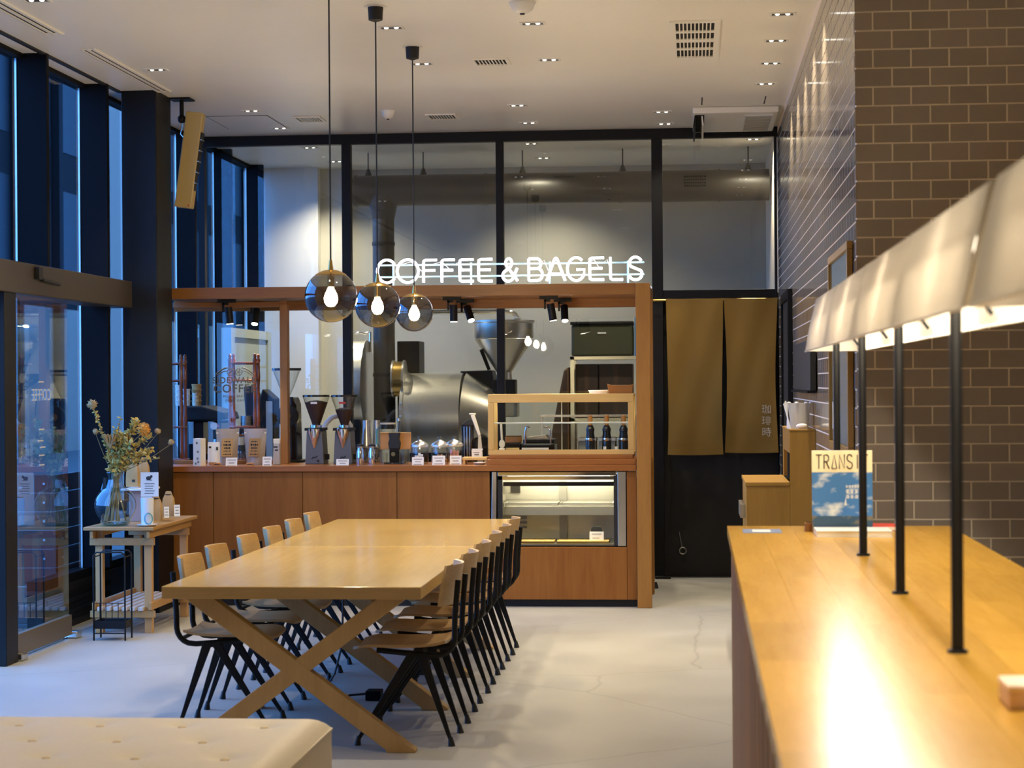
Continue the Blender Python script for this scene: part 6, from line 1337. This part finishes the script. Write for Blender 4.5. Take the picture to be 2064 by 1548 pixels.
part('dark_hood', MB().prism([(rp(925, 746).x, rp(925, 748).z), (rp(990, 746).x, rp(990, 746).z), (rp(1000, 790).x, rp(1000, 800).z), (rp(960, 790).x, rp(960, 795).z)], YR + .05, YR + .40, 'y'), M['black_steel'], ro, world=True, bevel=.01)
hx = rp(1016, 700).x; zz = lambda py: rp(1016, py).z; rr = 60 * k_ * 1.0
part('hopper_drum', MB().lathe([(rr * .97, zz(683)), (rr, zz(680)), (rr, zz(652)), (rr * 1.04, zz(650)), (rr * 1.04, zz(646)), (rr * .98, zz(646))], (hx, YR, 0), 40), M['brushed'], ro, world=True, smooth=40)
part('hopper_cone', MB().lathe([(14 * k_, zz(752)), (rr * .99, zz(684))], (hx, YR, 0), 40), M['brushed'], ro, world=True, smooth=60)
part('hopper_neck', MB().box(hx - .10, hx + .11, YR - .1, YR + .1, zz(795), zz(765)), M['black_steel'], ro, world=True, bevel=.01)
part('hopper_gate', MB().cyl((hx, YR, zz(766)), (hx, YR, zz(750)), .075, .068, 20), M['silver'], ro, world=True, smooth=40)
part('hopper_stay', MB().bar((rp(972, 705).x, YR - .1, rp(972, 705).z), (rp(987, 745).x, YR - .05, rp(987, 745).z), .03, .03), M['black_steel'], ro, world=True)
part('sight_box', MB().box(hx - .06, hx + .13, YR - .14, YR + .1, zz(840), zz(796)), M['brushed_dark'], ro, world=True, bevel=.01)
pts = [rp(872, 629), rp(1000, 628), rp(1026, 629)] + [rp(1026, 646) + Vector((18 * k_ * math.sin(a), 0, 17 * k_ * math.cos(a))) for a in (.4, .8, 1.2, 1.57)] + [rp(1044, 655)]
part('feed_pipe', MB().tube(pts, .022, 12), M['chrome'], ro, world=True, smooth=60)
part('feed_valve', MB().box(rp(1036, 648).x, rp(1050, 648).x, YR - .05, YR + .05, rp(1040, 655).z, rp(1040, 640).z), M['silver'], ro, world=True, bevel=.006)
# burner cabinet and blower drum at the left
part('control_cabinet', MB().box(rp(797, 700).x, rp(842, 700).x, YR + .10, YR + .45, .6, rp(820, 687).z), M['black_steel'], ro, world=True, bevel=.008)
fx = rp(799, 760).x; fx2 = rp(823, 760).x; fz = rp(810, 764).z
part('flange_drum', MB().cyl((fx, YR - .2, fz), (fx2, YR - .2, fz), .16, n=32), M['brass'], ro, world=True, smooth=40)
for x in (fx + .006, fx2 - .006): part('flange_ring', MB().cyl((x - .008, YR - .2, fz), (x + .008, YR - .2, fz), .172, n=32), M['silver'], ro, world=True, smooth=40)
bl = thing('cyclone_drum', 'horizontal brushed steel blower drum left of the vertical duct', 'drum', (rp(735, 780).x, YR - .1, 0))
zt2 = rp(735, 688).z; r2 = .40; x0, x1 = rp(712, 780).x, rp(742, 780).x
part('shell', MB().cyl((x0, YR - .1, zt2 - r2), (x1, YR - .1, zt2 - r2), r2, n=44), M['brushed'], bl, world=True, smooth=40)
part('end_ring', MB().cyl((x1, YR - .1, zt2 - r2), (x1 + .012, YR - .1, zt2 - r2), r2 + .008, n=44), M['silver'], bl, world=True, smooth=40)
part('wire_guard', MB().tube([rp(714, 672), rp(726, 670), rp(735, 673), rp(747, 669)], .010, 8), M['chrome'], bl, world=True, smooth=60)
part('stand', MB().box(x0 + .02, x1 - .02, YR - .35, YR + .15, 0, zt2 - 2 * r2 + .12), M['black_steel'], bl, world=True)
part('guard_post', MB().cyl((rp(746, 669).x, YR, rp(746, 669).z), (rp(746, 669).x, YR, zt2 - .1), .01, n=8), M['chrome'], bl, world=True)
# storage rack
rk = thing('storage_rack', 'pale metal storage rack at the right of the roastery', 'rack', (rp(1216, 800).x, 18.2, 0))
ry0, ry1 = 17.95, 18.40; rx0, rx1 = rp(1150, 720).x, rp(1296, 720).x
for x in (rx0, rx1 - .035):
    for y in (ry0, ry1 - .035): part('post', MB().box(x, x + .035, y, y + .035, 0, rp(1200, 719).z), M['silver'], rk, world=True)
for z in (rp(1200, 725).z, 1.28, .75, .2): part('shelf', MB().box(rx0, rx1, ry0, ry1, z, z + .03), M['silver'], rk, world=True)
zr_ = rp(1200, 725).z + .03
gbn = thing('green_bin', 'dark olive lidded storage bin on top of the rack', 'bin', ((rx0 + rx1) / 2 - .02, 18.15, zr_))
part('bin', MB().box(rx0 + .01, rx1 - .09, ry0 + .02, ry1 - .02, zr_ + .001, rp(1200, 655).z), M['green_bin'], gbn, world=True, bevel=.02); part('lid', MB().box(rx0, rx1 - .08, ry0 + .01, ry1 - .01, rp(1200, 654.8).z, rp(1200, 648).z), M['black_steel'], gbn, world=True, bevel=.01)
part('label', MB().box(rp(1205, 670).x, rp(1222, 670).x, ry0 + .016, ry0 + .019, rp(1200, 673).z, rp(1200, 670).z), M['paper'], gbn, world=True)
bf = thing('blue_board', 'blue board standing at the right end of the rack top', 'board', (rx1 - .04, 18.1, zr_))
part('board', MB().box(rx1 - .075, rx1 - .01, ry0 + .02, ry1 - .05, zr_ + .001, rp(1200, 640).z), M['blue_panel'], bf, world=True, bevel=.004); part('edge', MB().box(rx1 - .078, rx1 - .076, ry0 + .02, ry1 - .05, zr_ + .001, rp(1200, 640).z), M['white_plastic'], bf, world=True)
for k, (a, b, m, lb) in enumerate(((1160, 1205, 'canopy_wood', 'left brown carton on the rack shelf under the green bin'), (1208, 1275, 'burlap', 'right dark carton on the rack shelf under the green bin'))):
    t = thing('carton', lb, 'box', (rp((a + b) / 2, 760).x, 18.15, 1.31)); x0, x1 = rp(a, 760).x, rp(b, 760).x
    part('carton', MB().box(x0, x1, ry0 + .04, ry1 - .04, 1.311, 1.80), mat('carton_%d' % k, (.055, .03, .014), .8), t, world=True, bevel=.004); part('tape', MB().box((x0 + x1) / 2 - .02, (x0 + x1) / 2 + .02, ry0 + .038, ry0 + .0395, 1.311, 1.80), M['burlap'], t, world=True)
for k, (a, b) in enumerate(((1165, 1200), (1206, 1240), (1244, 1276))):
    t = thing('grey_bin', ('left', 'middle', 'right')[k] + ' small grey bin on the middle shelf of the rack', 'bin', (rp((a + b) / 2, 860).x, 18.15, .78)); x0, x1 = rp(a, 860).x, rp(b, 860).x
    part('bin', MB().box(x0, x1, ry0 + .04, ry1 - .04, .781, 1.10), M['plaster_grey'], t, world=True, bevel=.01); part('lid', MB().box(x0 - .006, x1 + .006, ry0 + .03, ry1 - .03, 1.101, 1.13), M['white_paint'], t, world=True, bevel=.006)
sk = thing('burlap_sack', 'dark brown burlap sack standing left of the storage rack', 'sack', (rp(1136, 800).x, 18.1, 0))
sx0, sx1 = rp(1125, 760).x, rx0 - .01; zs_ = rp(1140, 738).z
part('sack', MB().prism([(sx0 - .05, .0), (sx1, .0), (sx1, zs_), (sx1 - .05, zs_ - .04), (sx0, zs_ - .30), (sx0 - .06, zs_ - .6)], 17.95, 18.3, 'y'), M['burlap'], sk, world=True, bevel=.03); part('seam', MB().cyl((sx1 - .01, 17.94, .05), (sx1 - .01, 17.94, zs_ - .03), .006, n=6), M['canopy_wood'], sk, world=True)

# ================================================================== STEPPED CABINET AND THE TILED SIDE WALL
cb_ = thing('stepped_cabinet', 'stepped oak cabinet against the tiled wall with a low and a tall part', 'cabinet', (.5, 12.0, 0))
cy0, cy1 = 11.62, 12.55; cxa, cxb, cxc = xa(1503, 11.62), xa(1591, 11.62), XR - .005; hl, ht = 1.045, 1.352
part('low_front', MB().box(cxa, cxb - .001, cy0, cy0 + .02, .05, hl - .022), M['oak_cab'], cb_, world=True)
part('tall_front', MB().box(cxb, cxc, cy0, cy0 + .02, .05, ht - .012), M['oak_cab'], cb_, world=True)
part('low_side', MB().box(cxa, cxa + .02, cy0 + .021, cy1, .05, hl - .022), M['oak_cab'], cb_, world=True)
part('low_top', MB().box(cxa - .006, cxb - .001, cy0 - .006, cy1, hl - .0215, hl), M['oak_cab'], cb_, world=True, bevel=.002)
part('tall_side', MB().box(cxb, cxb + .02, cy0 + .021, cy1, ht - .14, ht - .012), M['oak_cab'], cb_, world=True)
part('tall_side', MB().box(cxb, cxb + .02, cy1 - .15, cy1, hl, ht - .141), M['oak_cab'], cb_, world=True)
part('recess_back', MB().box(cxb + .06, cxb + .07, cy0 + .021, cy1 - .151, hl, ht - .141), M['canopy_wood'], cb_, world=True)
part('tall_top', MB().box(cxb - .004, cxc, cy0 - .004, cy1, ht - .0115, ht), M['oak_cab'], cb_, world=True, bevel=.002)
part('end_shelf', MB().box(cxa - .03, cxa - .001, cy0 + .25, cy1 - .2, .82, .90), M['silver'], cb_, world=True, label='small metal bracket on the low side')
part('plinth', MB().box(cxa + .03, cxc, cy0 + .03, cy1, 0, .05), M['black_matte'], cb_, world=True)
part('cabinet_back', MB().box(cxa, cxc, cy1 - .02, cy1 - .001, .05, hl - .022), M['oak_cab'], cb_, world=True)
ux = xa(1611, 11.78)
uc = thing('cup_container', 'frosted clear container with white rims on top of the tall cabinet part', 'container', (ux, 11.80, ht))
part('tub', MB().lathe([(0, .002), (.048, .002), (.052, .01), (.066, .145), (.070, .150), (.066, .15), (.050, .012)], (0, 0, 0), 26), M['plastic_clear'], uc, smooth=50)
for k in range(7): a = 2 * PI * k / 7; part('rim_tab', MB().sphere((.066 * math.cos(a), .066 * math.sin(a), .152), .010, 8, 6, (1, 1, .6)), M['white_plastic'], uc, smooth=60)
nk = thing('napkin_roll', 'small white napkin roll in front of the frosted container', 'napkin', (ux + .01, 11.70, ht))
part('roll', MB().sphere((0, 0, .016), .036, 14, 8, (1, .5, .44)), M['white_plastic'], nk, smooth=60); part('edge', MB().cyl((-.03, -.004, .004), (.03, -.004, .004), .004, n=8), M['white_plastic'], nk)
for k in range(5):
    t = thing('drinking_straw', ('first', 'second', 'third', 'fourth', 'fifth')[k] + ' white straw from the left, leaning on the frosted container', 'straw', (ux - .055 - .004 * k, 11.72 + .02 * k, ht), 0, 'white straws by the container')
    tp_ = Vector((-.035 + .010 * k, .02, .135 + .008 * (k % 3))); part('tube', MB().cyl((.0, 0, 0), tp_, .0038, n=8), M['white_plastic'], t, smooth=40); part('tip', MB().cyl(tp_, tp_ + Vector((-.004, 0, .012)), .0042, n=8), M['paper'], t, smooth=40)
tv = thing('wall_screen', 'switched-off black screen on the tiled wall above the cabinet', 'screen', (.68, 12.4, 1.7))
part('panel', MB().box(.655, .690, 11.42, 13.35, 1.575, 1.87), M['black_matte'], tv, world=True, bevel=.004); part('lower_lip', MB().box(.640, .69, 11.42, 13.35, 1.562, 1.574), M['navy_steel'], tv, world=True)
d4 = struct('door_4', 'narrow black door set in the tiled side wall near the partition', 'door', loc=(XR, 14.85, 0))
part('door_leaf', MB().box(XR - .02, XR - .004, 14.35, 15.35, 0, 2.22), M['black_matte'], d4, world=True)
part('door_frame', MB().box(XR - .035, XR - .004, 14.25, 14.349, 0, 2.29).box(XR - .035, XR - .004, 15.351, 15.45, 0, 2.29).box(XR - .035, XR - .004, 14.35, 15.35, 2.221, 2.29), M['navy_steel'], d4, world=True)
po = thing('framed_poster', 'oak framed poster with glass hanging on the tiled wall beside the pier', 'poster', (.685, 9.4, 1.3))
q0, q1, w0, w1 = 8.80, 10.05, 1.30, 2.245
part('frame_rail', MB().box(.668, .694, q0, q1, w1 - .035, w1), M['oak_cab'], po, world=True, bevel=.002); part('frame_rail', MB().box(.668, .694, q0, q1, w0, w0 + .035), M['oak_cab'], po, world=True, bevel=.002)
for y in (q0, q1 - .035): part('frame_stile', MB().box(.668, .694, y, y + .035, w0 + .036, w1 - .036), M['oak_cab'], po, world=True, bevel=.002)
part('print', MB().box(.686, .690, q0 + .036, q1 - .036, w0 + .036, w1 - .036), mat('pale_blue_print', (.50, .62, .70), .6), po, world=True); part('glazing', MB().box(.676, .679, q0 + .036, q1 - .036, w0 + .036, w1 - .036), M['glass'], po, world=True)
